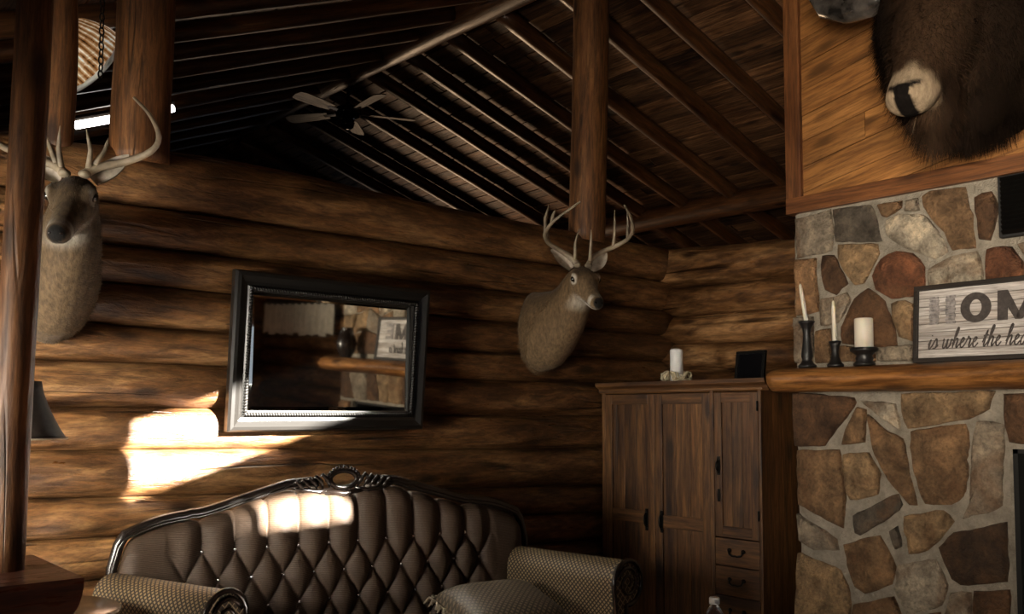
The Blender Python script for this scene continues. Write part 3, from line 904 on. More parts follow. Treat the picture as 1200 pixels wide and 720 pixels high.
# rolled arms
ci, si = math.cos(R(10.3)), math.sin(R(10.3))
def to_sofa(x, y):
    dx, dy = x - 2.050, y - 3.460
    return Vector((dx * ci - dy * si, dx * si + dy * ci))
def arm(p_back, p_front, out, zc0, zc1):
    A, B = to_sofa(*p_back), to_sofa(*p_front)
    d = (B - A).normalized(); o = Vector((d.y, -d.x))
    if o.x * out < 0: o = -o
    def section(zc, rr):
        s = [(-.035, .25), (-.035, zc - .10)]
        for k in range(15):
            an = PI * 1.02 - (PI * 1.55) * k / 14
            s.append((.048 + rr * math.cos(an), zc + rr * math.sin(an)))
        s += [(.035, zc - .09), (.035, .25)]
        return s
    v = []; f = []; uv = []; ns = 14
    for i in range(ns + 1):
        t = i / ns; c = A.lerp(B, t)
        zc = lerp(zc0, zc1, t) + .018 * math.sin(PI * t) * 0; rr = .082 + .012 * t
        sec = section(zc, rr); n = len(sec); acc = 0; pv_ = None
        for (a, z) in sec:
            q = c + o * a
            if pv_: acc += math.hypot(a - pv_[0], z - pv_[1])
            pv_ = (a, z)
            v.append((q.x, q.y, z)); uv.append((t * (B - A).length, acc))
    for i in range(ns):
        for k in range(n - 1):
            f.append((i * n + k, i * n + k + 1, (i + 1) * n + k + 1, (i + 1) * n + k))
    ao = mk('rolled_arm', v, f, M_ARM, sofa, uv=uv)
    # front panel with a wooden scroll edge
    sec = section(zc1, .094)
    v = []; uv = []
    for dd in (0, .02):
        for (a, z) in sec:
            q = B + o * a + d * dd
            v.append((q.x, q.y, z)); uv.append((a, z))
    nn_ = len(sec)
    f = [tuple(range(nn_)), tuple(reversed(range(nn_, 2 * nn_)))] + [(i, (i + 1) % nn_, nn_ + (i + 1) % nn_, nn_ + i) for i in range(nn_)]
    mk('front_panel', v, f, M_PANEL, ao, smooth=False, uv=uv)
    sc = MB()
    e = [B + o * a + d * .022 for (a, z) in sec]
    sc.tube([(q.x, q.y, z) for q, (a, z) in zip(e, sec)], .011, 8)
    sp = []
    for k in range(26):
        an = PI * .9 - k * .42; r_ = .072 * (1 - k / 30)
        q = B + o * (.048 + r_ * math.cos(an)) + d * .024
        sp.append((q.x, q.y, zc1 + r_ * math.sin(an)))
    sc.tube(sp, [.010 - .0002 * k for k in range(26)], 7)
    sc.build('scroll_trim', M_DARKWOOD, ao)
arm((1.18, 3.60), (1.37, 3.06), -1, .735, .715)
arm((2.835, 3.27), (2.885, 2.66), 1, .705, .695)
# seat, front rail, legs
sv = []; sf = []; NS = 40
for i in range(NS + 1):
    for j in range(17):
        x = lerp(-.84, .86, i / NS); y = lerp(-.03, -.62, j / 16)
        ed = min(i, NS - i) / NS * 20; ed2 = (16 - j) / 4
        z = .46 + .02 * math.sin(PI * i / NS) - .05 * max(0, 1 - ed) ** 2 - .06 * max(0, 1 - ed2) ** 2
        sv.append((x, y, z))
for i in range(NS):
    for j in range(16):
        a = i * 17 + j; sf.append((a, a + 1, a + 18, a + 17))
sb = MB().add(sv, sf, True); sb.box((-.84, -.62, .26), (.86, -.03, .44), .01)
sb.build('seat', M_TUFT, sofa)
MB().box((-.84, -.65, .17), (.86, -.61, .27), .008).build('seat_rail', M_DARKWOOD, sofa)
for x, y in ((-.80, -.60), (.80, -.60), (-.82, .04), (.82, .04)):
    MB().tube([(x, y, .30), (x, y - .02, .20), (x, y + .01, .08), (x, y - .02, .0)], [.035, .03, .018, .022], 8).build('leg', M_DARKWOOD, sofa)

# ---- fringed pillow lying on the seat
pil = thing('throw_pillow', 'woven tan throw pillow with looped fringe lying on the settee seat', 'pillow', (2.50, 2.93, .50), R(-10))
v = []; f = []; uv = []; n = 28
for sgn in (1, -1):
    b = len(v)
    for i in range(n + 1):
        for j in range(n + 1):
            a, c = i / n * 2 - 1, j / n * 2 - 1
            t_ = max(0, (1 - a ** 4)) ** .5 * max(0, (1 - c ** 4)) ** .5
            pin = 1 - .07 * (1 - abs(a)) * (abs(c) ** 3) ; pin2 = 1 - .07 * (1 - abs(c)) * (abs(a) ** 3)
            v.append((a * .235 * pin2, c * .20 * pin, .085 + sgn * .085 * t_ + .05 * (c)))
            uv.append((a * .24, c * .2))
    for i in range(n):
        for j in range(n):
            q = (b + i * (n + 1) + j, b + (i + 1) * (n + 1) + j, b + (i + 1) * (n + 1) + j + 1, b + i * (n + 1) + j + 1)
            f.append(q if sgn > 0 else tuple(reversed(q)))
mk('cushion', v, f, M_PILLOW, pil, uv=uv)
M_FRINGE = plain('pale_fringe', (.34, .28, .20), .85, var=.3, vscale=60)
fg = MB(); rnd = random.Random(3)
for side in range(4):
    for k in range(40):
        a = -1 + 2 * (k + .5) / 40
        if side < 2: p = Vector((a * .235, (1 if side else -1) * .20 * (1 - .06 * (1 - abs(a))), .085 + (.05 if side else -.05))); o_ = Vector((0, 1 if side else -1, 0))
        else: p = Vector(((1 if side == 3 else -1) * .235 * (1 - .06 * (1 - abs(a))), a * .20, .085 + .05 * a)); o_ = Vector((1 if side == 3 else -1, 0, 0))
        o_ += Vector((rnd.uniform(-.5, .5), rnd.uniform(-.5, .5), 0)); L = rnd.uniform(.022, .034)
        fg.tube([p, p + o_ * L * .6 + Vector((0, 0, .006)), p + o_ * L + Vector((0, 0, -.014))], [.005, .006, .003], 5)
fg.build('fringe', M_FRINGE, pil)['kind'] = 'stuff'

# ---- rustic cabinet
CX = 3.95
cab = thing('rustic_cabinet', 'tall rustic wooden cabinet with panelled doors and small drawers in the corner', 'cabinet', (CX, 3.20, 0), R(-90))
cl = lambda x: 3.20 - on_x(x, 600, CX).y          # photo column -> local x on the cabinet front
cz = lambda x, y: on_x(x, y, CX).z
xl, xr = -.545, .545
zt_c = 1.532
def upright(name, x0, x1, z0, z1, y0, y1, mat=M_CAB, parent=cab, bev=.003):
    """box whose grain runs up: local X axis = up"""
    M = axis_matrix((x0, 0, z0), (x0, 0, z1), (0, -1, 0))
    Mi = M.inverted()
    P, Q = Mi @ Vector((x0, y0, z0)), Mi @ Vector((x1, y1, z1))
    lo = [min(a, b) for a, b in zip(P, Q)]; hi = [max(a, b) for a, b in zip(P, Q)]
    return MB().box(lo, hi, bev).build(name, mat, parent, M)
def flat(name, x0, x1, z0, z1, y0, y1, mat=M_CAB, parent=cab, bev=.003):
    return MB().box((x0, y0, z0), (x1, y1, z1), bev).build(name, mat, parent)
upright('side_panel', xl, xl + .025, .0, zt_c, .0, .58); upright('side_panel', xr - .025, xr, .0, zt_c, .0, .58)
flat('back_panel', xl + .02, xr - .02, .05, zt_c, .555, .575); flat('bottom_panel', xl + .02, xr - .02, .08, .11, .02, .56)
flat('top_board', xl - .015, xr + .015, zt_c - .002, zt_c + .02, -.015, .585)
crn = MB().prism([(.0, zt_c - .008), (-.012, zt_c + .004), (-.02, zt_c + .02), (-.045, zt_c + .034), (-.05, zt_c + .055), (.59, zt_c + .055), (.59, zt_c)], xl - .012, xr + .05, 'X')
crn.build('cornice', M_CAB, cab)
d0, d1, d2, d3, d4 = cl(711), cl(768.5), cl(833), cl(838.5), cl(890)
upright('corner_stile', xl, d0 - .002, .06, zt_c, -.004, .03); upright('corner_stile', d4 + .002, xr, .06, zt_c, -.004, .03)
upright('middle_stile', d2 + .002, d3 - .002, .06, zt_c, -.006, .03)
flat('plinth', xl, xr, 0, .09, -.006, .03)
zd1 = zt_c - .012; zd0 = .10
def door(x0, x1, z0, z1, rails, sw=.052):
    dr = thing('door', '', '') ; del dr['label']; del dr['category']
    dr.parent = cab; dr.name = 'door'
    upright('stile', x0, x0 + sw, z0, z1, -.004, .022, parent=dr); upright('stile', x1 - sw, x1, z0, z1, -.004, .022, parent=dr)
    for (a, b) in rails: flat('rail', x0 + sw, x1 - sw, a, b, -.0035, .022, parent=dr)
    n = 3; w = (x1 - x0 - 2 * sw + .01) / n
    for k in range(n):
        upright('panel_board', x0 + sw - .005 + k * w + .0008, x0 + sw - .005 + (k + 1) * w - .0008, z0 + .01, z1 - .01, .008, .018, parent=dr, bev=.002)
    return dr
zl0, zl1 = cz(735, 611), cz(735, 599)
zl1 = zl1 + .01
tr = .058
dl = door(d0, d1 - .0015, zd0, zd1, [(zd1 - tr, zd1), (zl0, zl1), (zd0, zd0 + .07)], .050)
drr = door(d1 + .0015, d2, zd0, zd1, [(zd1 - tr, zd1), (zl0 - .012, zl1 - .012), (zd0, zd0 + .07)], .050)
zn0 = cz(860, 631)
dn = door(d3, d4, zn0, zd1, [(zd1 - tr * .9, zd1), (zn0, zn0 + .055)], .045)
def drop_pull(x, z, par, L=.085):
    m = MB().ball((x, -.008, z + L / 2), .010, 8, 6, (1, .6, 1)); m.ball((x, -.008, z - L / 2), .010, 8, 6, (1, .6, 1))
    m.tube([(x, -.008, z + L / 2), (x, -.024, z + L / 4), (x, -.026, z), (x, -.024, z - L / 4), (x, -.008, z - L / 2)], .0055, 7)
    m.prism([(x - .009, z - L / 2 - .018), (x + .009, z - L / 2 - .018), (x + .011, z), (x + .009, z + L / 2 + .018), (x - .009, z + L / 2 + .018), (x - .011, z)], -.0075, -.003, 'Y')
    m.build('handle', M_IRON, par)
drop_pull(cl(758.5), cz(758, 609), dl); drop_pull(cl(777) - .006, cz(772, 611), drr)
drop_pull(cl(843.5), cz(843, 546), dn, .06)
kp = MB().prism([(cl(843.5) - .008, cz(843, 588)), (cl(843.5) + .008, cz(843, 588)), (cl(843.5) + .010, cz(843, 580)), (cl(843.5) + .007, cz(843, 573)), (cl(843.5) - .007, cz(843, 573)), (cl(843.5) - .010, cz(843, 580))], -.008, -.003, 'Y')
kp.build('keyhole_plate', M_IRON, dn)
for zz in (cz(888, 476), cz(888, 605)):
    MB().tube([(d4 + .001, -.008, zz - .025), (d4 + .001, -.008, zz + .025)], .006, 8).build('hinge', M_IRON, dn)
zprev = zn0 - .006
for zb_ in (cz(860, 665), cz(860, 700), cz(860, 737), cz(860, 776)):
    dwr = flat('drawer', d3, d4, zb_ + .004, zprev, -.005, .30)
    zc = (zb_ + zprev) / 2 + .006; xc = (d3 + d4) / 2
    m = MB()
    for s in (-1, 1):
        m.ball((xc + s * .042, -.012, zc + .008), .012, 9, 6, (1.1, .6, .9)); m.ball((xc + s * .042, -.017, zc + .008), .006, 8, 5)
    m.tube([(xc - .042, -.016, zc + .006), (xc - .036, -.022, zc - .012), (xc - .015, -.024, zc - .019), (xc, -.024, zc - .016), (xc + .015, -.024, zc - .019), (xc + .036, -.022, zc - .012), (xc + .042, -.016, zc + .006)], .005, 7)
    m.build('bail_pull', M_IRON, dwr)
    zprev = zb_ - .002

# ---- on the cabinet: pillar candle in a twig ring, dark picture frame
M_WAX = NT('ivory_wax'); M_WAX.b.inputs['Base Color'].default_value = (.78, .72, .60, 1); M_WAX.b.inputs['Subsurface Weight'].default_value = .15; M_WAX.b.inputs['Subsurface Radius'].default_value = (.02, .012, .006); M_WAX = M_WAX.done(.45)
M_WWAX = plain('white_wax', (.80, .79, .78), .4)
M_WICK = plain('burnt_wick', (.02, .018, .015), .9)
M_TWIG = plain('pale_twig', (.55, .46, .31), .7, var=.3, vscale=40)
ZC = zt_c + .055
tx0, ty0 = 4.10, on_x(793, 440, 4.10).y
tw = thing('twig_candle_ring', 'pale woven twig ring around the white candle on the cabinet', 'candle ring', (tx0, ty0, ZC))
rnd = random.Random(11)
tm = MB()
for k in range(26):
    c = rnd.uniform(0, 2 * PI); span = rnd.uniform(.8, 1.8); pts = []; ph = rnd.uniform(0, 6)
    for i in range(9):
        a = c + span * i / 8; w = ph + i * rnd.uniform(.6, .9)
        rr = .068 + .022 * math.cos(w); pts.append((rr * math.cos(a), rr * math.sin(a), .034 + .026 * math.sin(w)))
    tm.tube(pts, .0045, 5)
tm.build('twigs', M_TWIG, tw)
def candle(name, label, loc, r, hgt, mat, tilt=None, group=None, point=False):
    c = thing(name, label, 'candle', loc, 0, group)
    if tilt: c.rotation_euler = tilt
    pr = [(0, 0), (r, 0), (r, hgt * .97), (r * .93, hgt)] + ([(r * .45, hgt + .006), (0, hgt + .010)] if point else [(r * .75, hgt - .003), (0, hgt - .004)])
    if r < .015: pr = [(0, 0), (r, 0), (r * .92, hgt * .8), (r * .6, hgt * .96), (r * .2, hgt), (0, hgt)]
    MB().lathe(pr, 28).build('wax', mat, c)
    MB().tube([(0, 0, hgt - .005), (.001, 0, hgt + .008), (.003, 0, hgt + .013)], .0014, 5).build('wick', M_WICK, c)
    return c
def px_h(x, y0, y1, X): return on_x(x, y0, X).z - on_x(x, y1, X).z
candle('pillar_candle', 'white pillar candle standing in the twig ring on the cabinet', (tx0, ty0, ZC + .001), .036, .185, M_WWAX, point=True)
tf = thing('picture_frame', 'small black picture frame propped on the cabinet beside the white candle', 'picture frame', (4.22, on_x(878, 440, 4.22).y, ZC), R(-93))
T = Matrix.Rotation(R(-8), 4, 'X')
fw_, fh_ = .096, .165
for (lo, hi) in (((-fw_, -.01, 0), (fw_, .01, .016)), ((-fw_, -.01, fh_ - .016), (fw_, .01, fh_)), ((-fw_, -.01, .016), (-fw_ + .016, .01, fh_ - .016)), ((fw_ - .016, -.01, .016), (fw_, .01, fh_ - .016))):
    MB().box(lo, hi, .002, T).build('frame_bar', M_IRON, tf)
MB().box((-fw_ + .012, -.002, .012), (fw_ - .012, .006, fh_ - .012), 0, T).build('dark_pane', plain('dark_glass', (.004, .004, .005), .12), tf)
MB().box((-.02, .01, 0), (.02, .016, .12), 0, Matrix.Translation((0, .055, 0)) @ Matrix.Rotation(R(18), 4, 'X')).build('easel_back', M_BLACK, tf)

# ---- mantel things
MZ = 1.629
def mant(x, X=3.945): return (X, on_x(x, 424, X).y, MZ)
def stick(label, x, hpx, prof, group='black candle holders on the mantel'):
    loc = mant(x); hh = px_h(x, 424 - hpx, 424, loc[0])
    o = thing('candle_holder', label, 'candle holder', loc, 0, group)
    MB().lathe([(r, z * hh) for r, z in prof], 26).build('turned_stem', M_HOLD, o)
    MB().lathe([(0, hh), (prof[-1][0] * .8, hh), (prof[-1][0] * .9, hh + .004), (prof[-1][0] * .98, hh), (prof[-1][0] * .9, hh - .004)], 26).build('drip_rim', M_HOLD, o)
    return loc[0], loc[1], MZ + hh
M_HOLD = plain('black_painted_wood', (.010, .009, .009), .38, spec=.5)
x_, y_, z_ = stick('tallest black turned candle holder at the left end of the mantel', 946, 54, [(0, 0), (.043, 0), (.043, .05), (.030, .10), (.022, .17), (.028, .24), (.027, .32), (.020, .55), (.017, .74), (.022, .86), (.034, .96), (.040, 1.0)])
candle('taper_candle', 'thin ivory taper tilting left in the tallest black holder', (x_, y_, z_ - .008), .0105, px_h(946, 322, 370, x_), M_WAX, (R(-9), 0, 0), 'ivory tapers')
x_, y_, z_ = stick('short slim black candle holder between the other two holders', 979, 29, [(0, 0), (.038, 0), (.038, .08), (.026, .2), (.018, .42), (.015, .62), (.020, .84), (.029, 1.0)])
candle('taper_candle', 'thin upright ivory taper in the short slim black holder', (x_, y_, z_ - .008), .0105, px_h(979, 345, 396, x_), M_WAX, (R(-1.5), 0, 0), 'ivory tapers')
x_, y_, z_ = stick('squat black pedestal holder with a wide top next to the sign', 1013, 20, [(0, 0), (.048, 0), (.048, .12), (.036, .28), (.040, .42), (.034, .56), (.046, .74), (.062, .86), (.062, 1.0)])
candle('pillar_candle', 'thick ivory pillar candle on the squat black pedestal', (x_, y_, z_ + .001), .041, px_h(1013, 369, 404, x_), M_WAX, None)

# ---- HOME sign leaning on the stones
sg = thing('framed_sign', 'black-framed whitewashed board sign reading HOME is where the heart is', 'sign', (3.985, 1.505, MZ + .002), R(-90))
sg.rotation_euler = (R(-5), 0, R(-90))
S2, SH, SF = .385, .342, .020
M_SFRAME = wood('sign_frame_wood', (.012, .009, .007), (.022, .016, .012), (.035, .026, .02), rough=.5, grain=20, knots=False, vary=0)
for (lo, hi) in (((-S2, -.018, 0), (S2, .018, SF)), ((-S2, -.018, SH - SF), (S2, .018, SH)), ((-S2, -.018, SF), (-S2 + SF, .018, SH - SF)), ((S2 - SF, -.018, SF), (S2, .018, SH - SF))):
    MB().box(lo, hi, .003).build('frame_bar', M_SFRAME, sg)
M_SLAT = wood('whitewashed_slat', (.34, .33, .33), (.62, .61, .62), (.76, .76, .77), rough=.65, grain=22, knots=False, bump=.3, vary=.08, streak=.35)
ns = 8; sh_ = (SH - 2 * SF) / ns
for k in range(ns):
    MB().box((-S2 + SF - .004, -.004, SF + k * sh_ + .0012), (S2 - SF + .004, .008, SF + (k + 1) * sh_ - .0012), .001).build('slat', M_SLAT, sg)
M_INK = plain('dark_sign_letters', (.050, .040, .036), .6, var=.4, vscale=60)
M_PALE = plain('pale_sign_letter', (.24, .22, .215), .7, var=.6, vscale=70)
def letter(ch, x0, w, z0, hh, mat):
    m = MB(); y0, y1 = -.0085, -.0035; b = .30 * w
    def bar(xa, za, xb, zb): m.prism([(x0 + xa, z0 + za), (x0 + xb, z0 + za), (x0 + xb, z0 + zb), (x0 + xa, z0 + zb)], y0, y1, 'Y')
    if ch == 'H':       # built of thin courses like the photo's pale striped letter
        for k in range(9):
            za, zb = hh * k / 9 + .0012, hh * (k + 1) / 9 - .0012
            j = .003 * (k % 2)
            bar(-.004 + j, za, b + .004 + j, zb); bar(w - b - .004 - j, za, w + .004 - j, zb)
            if k in (4,): bar(b, za, w - b, zb)
    if ch == 'E':
        bar(0, 0, b, hh); bar(b, 0, w, .2 * hh); bar(b, .41 * hh, w * .85, .59 * hh); bar(b, .8 * hh, w, hh)
    if ch == 'O':
        n = 28; v = []
        for y in (y0, y1):
            for k in range(n):
                a = 2 * PI * k / n
                v.append((x0 + w / 2 + w / 2 * math.cos(a), y, z0 + hh / 2 + hh / 2 * math.sin(a)))
                v.append((x0 + w / 2 + (w / 2 - b) * math.cos(a), y, z0 + hh / 2 + (hh / 2 - b * .8) * math.sin(a)))
        f = []
        for k in range(n):
            k2 = (k + 1) % n
            f += [(2*k, 2*k2, 2*k2+1, 2*k+1), (2*n+2*k, 2*n+2*k+1, 2*n+2*k2+1, 2*n+2*k2), (2*k, 2*n+2*k, 2*n+2*k2, 2*k2), (2*k+1, 2*k2+1, 2*n+2*k2+1, 2*n+2*k+1)]
        m.add(v, f)
    if ch == 'M':
        p = [(0, 0), (0, 1), (.26, 1), (.5, .42), (.74, 1), (1, 1), (1, 0), (.76, 0), (.76, .62), (.55, .06), (.45, .06), (.24, .62), (.24, 0)]
        bar(0, 0, .24 * w, hh); bar(.76 * w, 0, w, hh)
        for s in (0, 1):
            q = [(.0, 1), (.24, 1), (.56, .1), (.5, 0), (.42, .0)] if s == 0 else [(1., 1), (.76, 1), (.44, .1), (.5, 0), (.58, 0)]
            m.prism([(x0 + a * w, z0 + c * hh) for a, c in q], y0 - .0002, y1, 'Y')
    m.build('letter', mat, sg)
LZ, LH = .165, .125
letter('H', -.315, .105, LZ, LH, M_PALE); letter('O', -.185, .125, LZ - .002, LH + .004, M_INK); letter('M', -.035, .165, LZ, LH, M_INK); letter('E', .165, .10, LZ, LH, M_PALE)
GL = {'i': ([[(0, .4), (.18, 1), (.12, .2), (.25, 0), (.48, .4)], [(.2, 1.4), (.24, 1.48)]], .45),
 's': ([[(0, .4), (.28, 1.08), (.44, .55), (.36, .08), (.08, .05)], [(.4, .12), (.6, .4)]], .58),
 'w': ([[(0, .8), (.1, 1), (.1, .2), (.24, 0), (.44, .3), (.5, .98), (.5, .2), (.64, 0), (.84, .3), (.9, .95), (1.06, .75)]], 1.02),
 'h': ([[(0, .4), (.3, 1.4), (.38, 2.05), (.24, 2.1), (.14, 1.4), (.1, 0)], [(.1, .1), (.24, .8), (.42, 1.0), (.5, .75), (.46, .2), (.56, 0), (.76, .4)]], .74),
 'e': ([[(0, .4), (.3, .6), (.38, .9), (.24, 1.02), (.1, .6), (.16, .1), (.36, 0), (.6, .4)]], .58),
 'r': ([[(0, .4), (.15, .95), (.2, 1.14), (.3, .9), (.44, .86), (.4, .2), (.5, 0), (.68, .4)]], .66),
 't': ([[(0, .4), (.3, 1.7), (.18, .3), (.28, 0), (.5, .4)], [(.0, 1.08), (.46, 1.18)]], .48),
 'a': ([[(.5, .85), (.3, 1.02), (.08, .6), (.1, .1), (.3, .05), (.48, .5), (.54, .98), (.48, .2), (.58, 0), (.78, .4)]], .76), ' ': ([], .42)}
def smooth_pts(p, k=5):
    out = []; n = len(p)
    for i in range(n - 1):
        p0, p1, p2, p3 = (Vector((*p[max(i - 1, 0)], 0)), Vector((*p[i], 0)), Vector((*p[i + 1], 0)), Vector((*p[min(i + 2, n - 1)], 0)))
        for j in range(k):
            t = j / k
            out.append(.5 * ((2 * p1) + (p2 - p0) * t + (2 * p0 - 5 * p1 + 4 * p2 - p3) * t * t + (3 * p1 - p0 - 3 * p2 + p3) * t ** 3))
    out.append(Vector((*p[-1], 0))); return out
wr_ = MB(); x = -.325; sz = .040
for chh in 'is where the heart is':
    st, adv = GL[chh]
    for s in st:
        q = smooth_pts(s)
        wr_.tube([(x + (p.x + .22 * p.y) * sz, -.0055, .060 + p.y * sz) for p in q], [.0024 + .0012 * math.sin(3 * i / len(q)) for i in range(len(q))], 5)
    x += adv * sz * 1.04
wr_.build('script_lettering', M_INK, sg)

# ---- dark vase at the far end of the mantel (seen in the mirror)
vs_ = thing('mantel_vase', 'dark round-bellied vase with small handles seen in the mirror on the mantel end', 'vase', (3.95, .72, MZ))
MB().lathe([(0, 0), (.045, 0), (.05, .01), (.075, .06), (.085, .12), (.07, .18), (.045, .215), (.042, .235), (.055, .25), (.045, .25), (.034, .235)], 26).build('vase_body', plain('dark_glaze', (.02, .014, .012), .25), vs_)
for s in (-1, 1):
    MB().tube([(0, s * .045, .225), (0, s * .085, .235), (0, s * .10, .20), (0, s * .078, .165)], .008, 7).build('handle', plain('dark_glaze', (.02, .014, .012), .25), vs_)
# ---- cream valance on the right wall (seen in the mirror)
va = thing('window_valance', 'cream scalloped cloth valance seen reflected in the mirror', 'valance', (4.55, -1.25, 1.84), R(-90))
v = []; f = []
for i in range(121):
    x = -.75 + 1.5 * i / 120
    for j in range(9):
        z = .30 * j / 8 - (.035 * abs(math.sin(x * 14)) * (1 - j / 8))
        v.append((x, -.025 * math.sin(x * 46) * (1 - .5 * j / 8) - .04, z))
for i in range(120):
    for j in range(8):
        a = i * 9 + j; f.append((a, a + 9, a + 10, a + 1))
mk('cloth', v, f, plain('cream_cloth', (.70, .64, .52), .8, var=.15, vscale=20), va)
MB().tube([(-.82, -.03, .30), (.82, -.03, .30)], .014, 10).build('curtain_rod', M_IRON, va)
for s in (-1, 1): MB().box((s * .78 - .01, -.03, .29), (s * .78 + .01, .05, .31)).build('rod_bracket', M_IRON, va)

# ---- wooden plinth with the front log post, table lamp, round side table
pz = 1.0
pn = thing('wooden_plinth', 'dark reddish wooden plinth with a moulded edge under the front log post', 'plinth', (.21, 2.70, 0))
MB().prism([(-.50, pz - .03), (.50, pz - .03), (.50, pz), (-.50, pz)], -.245, .245, 'Y').build('top_board', M_REDWOOD, pn)
pr_ = [(.50, pz - .03), (.497, pz - .05), (.488, pz - .075), (.470, pz - .10), (.445, pz - .125), (.415, pz - .145), (.40, pz - .16), (.40, pz - .19)]
MB().prism([(-.5, pz - .19)] + [(-.5, pz - .03)] + pr_, -.24, .24, 'Y').build('cove_moulding', M_REDWOOD, pn)
MB().box((-.50, -.22, 0), (.39, .22, pz - .185), .004).build('body', M_REDWOOD, pn)
post('log_post', 'rough front log post at the left edge standing on the wooden plinth', (.585, 2.70, pz), (.618, 2.70, 2.68), .047)
rt_ = thing('side_table', 'small round wooden side table between plinth and settee arm', 'table', (.80, 3.25, 0))
MB().lathe([(0, .755), (.235, .755), (.25, .762), (.252, .772), (.24, .78), (0, .781)], 40).build('table_top', plain('glossy_tabletop', (.09, .055, .03), .25, var=.3, vscale=8), rt_)
MB().lathe([(0, .0), (.16, .0), (.16, .02), (.05, .06), (.03, .2), (.04, .45), (.028, .6), (.05, .7), (.09, .755), (0, .755)], 24).build('pedestal', M_REDWOOD, rt_)
lp = thing('table_lamp', 'table lamp with a dark flared shade half hidden behind the front log post', 'lamp', (.735, 3.32, .781))
M_SHADE = plain('brown_lampshade', (.030, .020, .013), .7, var=.2, vscale=60)
MB().lathe([(0, 0), (.07, 0), (.072, .015), (.03, .04), (.020, .1), (.034, .2), (.036, .28), (.018, .40), (.012, .56), (0, .56)], 24).build('lamp_base', M_IRON, lp)
sh0, sh1 = .545, .735
MB().lathe([(.155, sh0), (.135, sh0 + .03), (.105, sh0 + .09), (.082, sh0 + .15), (.074, sh1), (.071, sh1), (.079, sh0 + .15), (.102, sh0 + .09), (.132, sh0 + .03), (.152, sh0)], 32).build('lamp_shade', M_SHADE, lp)
MB().lathe([(.157, sh0), (.157, sh0 + .006), (.151, sh0 + .006), (.151, sh0), (.157, sh0)], 32).build('shade_rim', plain('pale_trim', (.35, .28, .2), .6), lp)
MB().lathe([(0, .55), (.006, .55), (.006, .74), (.012, .745), (.010, .76), (.004, .775), (0, .778)], 12).build('finial', M_IRON, lp)

# ---- water bottle on a low table in front
ct = thing('coffee_table', 'dark wooden table carrying the water bottle below the picture edge', 'table', (2.30, 1.62, 0))
MB().box((-.35, -.45, .62), (.35, .45, .66), .006).build('table_top', M_REDWOOD, ct)
for x in (-.3, .3):
    for y in (-.4, .4): MB().box((x - .03, y - .03, 0), (x + .03, y + .03, .62), .004).build('leg', M_REDWOOD, ct)
bt = thing('water_bottle', 'clear plastic water bottle with a white cap in front of the cabinet', 'bottle', (2.212, 1.655, .66))
pg = NT('clear_plastic'); pg.b.inputs['Base Color'].default_value = (.95, .97, 1, 1); pg.b.inputs['Transmission Weight'].default_value = 1; pg.b.inputs['IOR'].default_value = 1.4
M_PET = pg.done(.06)
prof_b = [(0, 0), (.028, 0), (.032, .008), (.032, .04)]
for k in range(5): prof_b += [(.0305, .045 + k * .016), (.0325, .053 + k * .016)]
prof_b += [(.032, .135), (.031, .150), (.026, .168), (.018, .184), (.0125, .192), (.0125, .205)]
MB().lathe(prof_b, 28).build('bottle_body', M_PET, bt)
cp = MB().lathe([(.0125, .198), (.0150, .198), (.0152, .214), (.0135, .2165), (0, .2165)], 24)
cp.build('cap', plain('white_cap', (.72, .72, .72), .4), bt)
MB().lathe([(.0328, .07), (.0332, .072), (.0332, .118), (.0328, .12)], 28).build('wrap_band', plain('pale_wrap', (.55, .6, .68), .5), bt)

# ---- ceiling fan hanging from the ridge
fan = thing('ceiling_fan', 'ceiling fan with wooden blades hanging from the ridge beam', 'ceiling fan', (4.06, 6.87, 4.30))
M_FANM = plain('dark_polished_metal', (.02, .018, .016), .15, metal=.9)
MB().lathe([(0, .0), (.07, .0), (.075, -.03), (.05, -.07), (.02, -.085), (0, -.085)], 22).build('canopy', M_FANM, fan)
MB().tube([(0, 0, -.08), (0, 0, -.22)], .016, 10).build('downrod', M_FANM, fan)
MB().lathe([(0, -.20), (.05, -.205), (.10, -.23), (.115, -.26), (.105, -.30), (.06, -.325), (0, -.33)], 24).build('motor', M_FANM, fan)
MB().lathe([(0, -.32), (.045, -.325), (.06, -.36), (.05, -.40), (.02, -.42), (0, -.42)], 20).build('light_cup', M_FANM, fan)
M_BLADE = wood('fan_blade_wood', (.05, .034, .02), (.11, .08, .045), (.16, .12, .07), rough=.45, grain=12, knots=False, vary=0)
for k in range(5):
    a = R(-22) + 2 * PI * k / 5
    bl = MB()
    outl = [(.19, -.045), (.30, -.058), (.52, -.066), (.585, -.055), (.60, 0), (.585, .055), (.52, .066), (.30, .058), (.19, .045)]
    bl.prism(outl, -.004, .004, 'Z')
    bo = bl.build('blade', M_BLADE, fan, Matrix.Rotation(a, 4, 'Z') @ Matrix.Translation((0, 0, -.275)) @ Matrix.Rotation(R(12), 4, 'X'))
    MB().box((.09, -.018, -.006), (.23, .018, -.001)).build('blade_iron', M_FANM, bo)

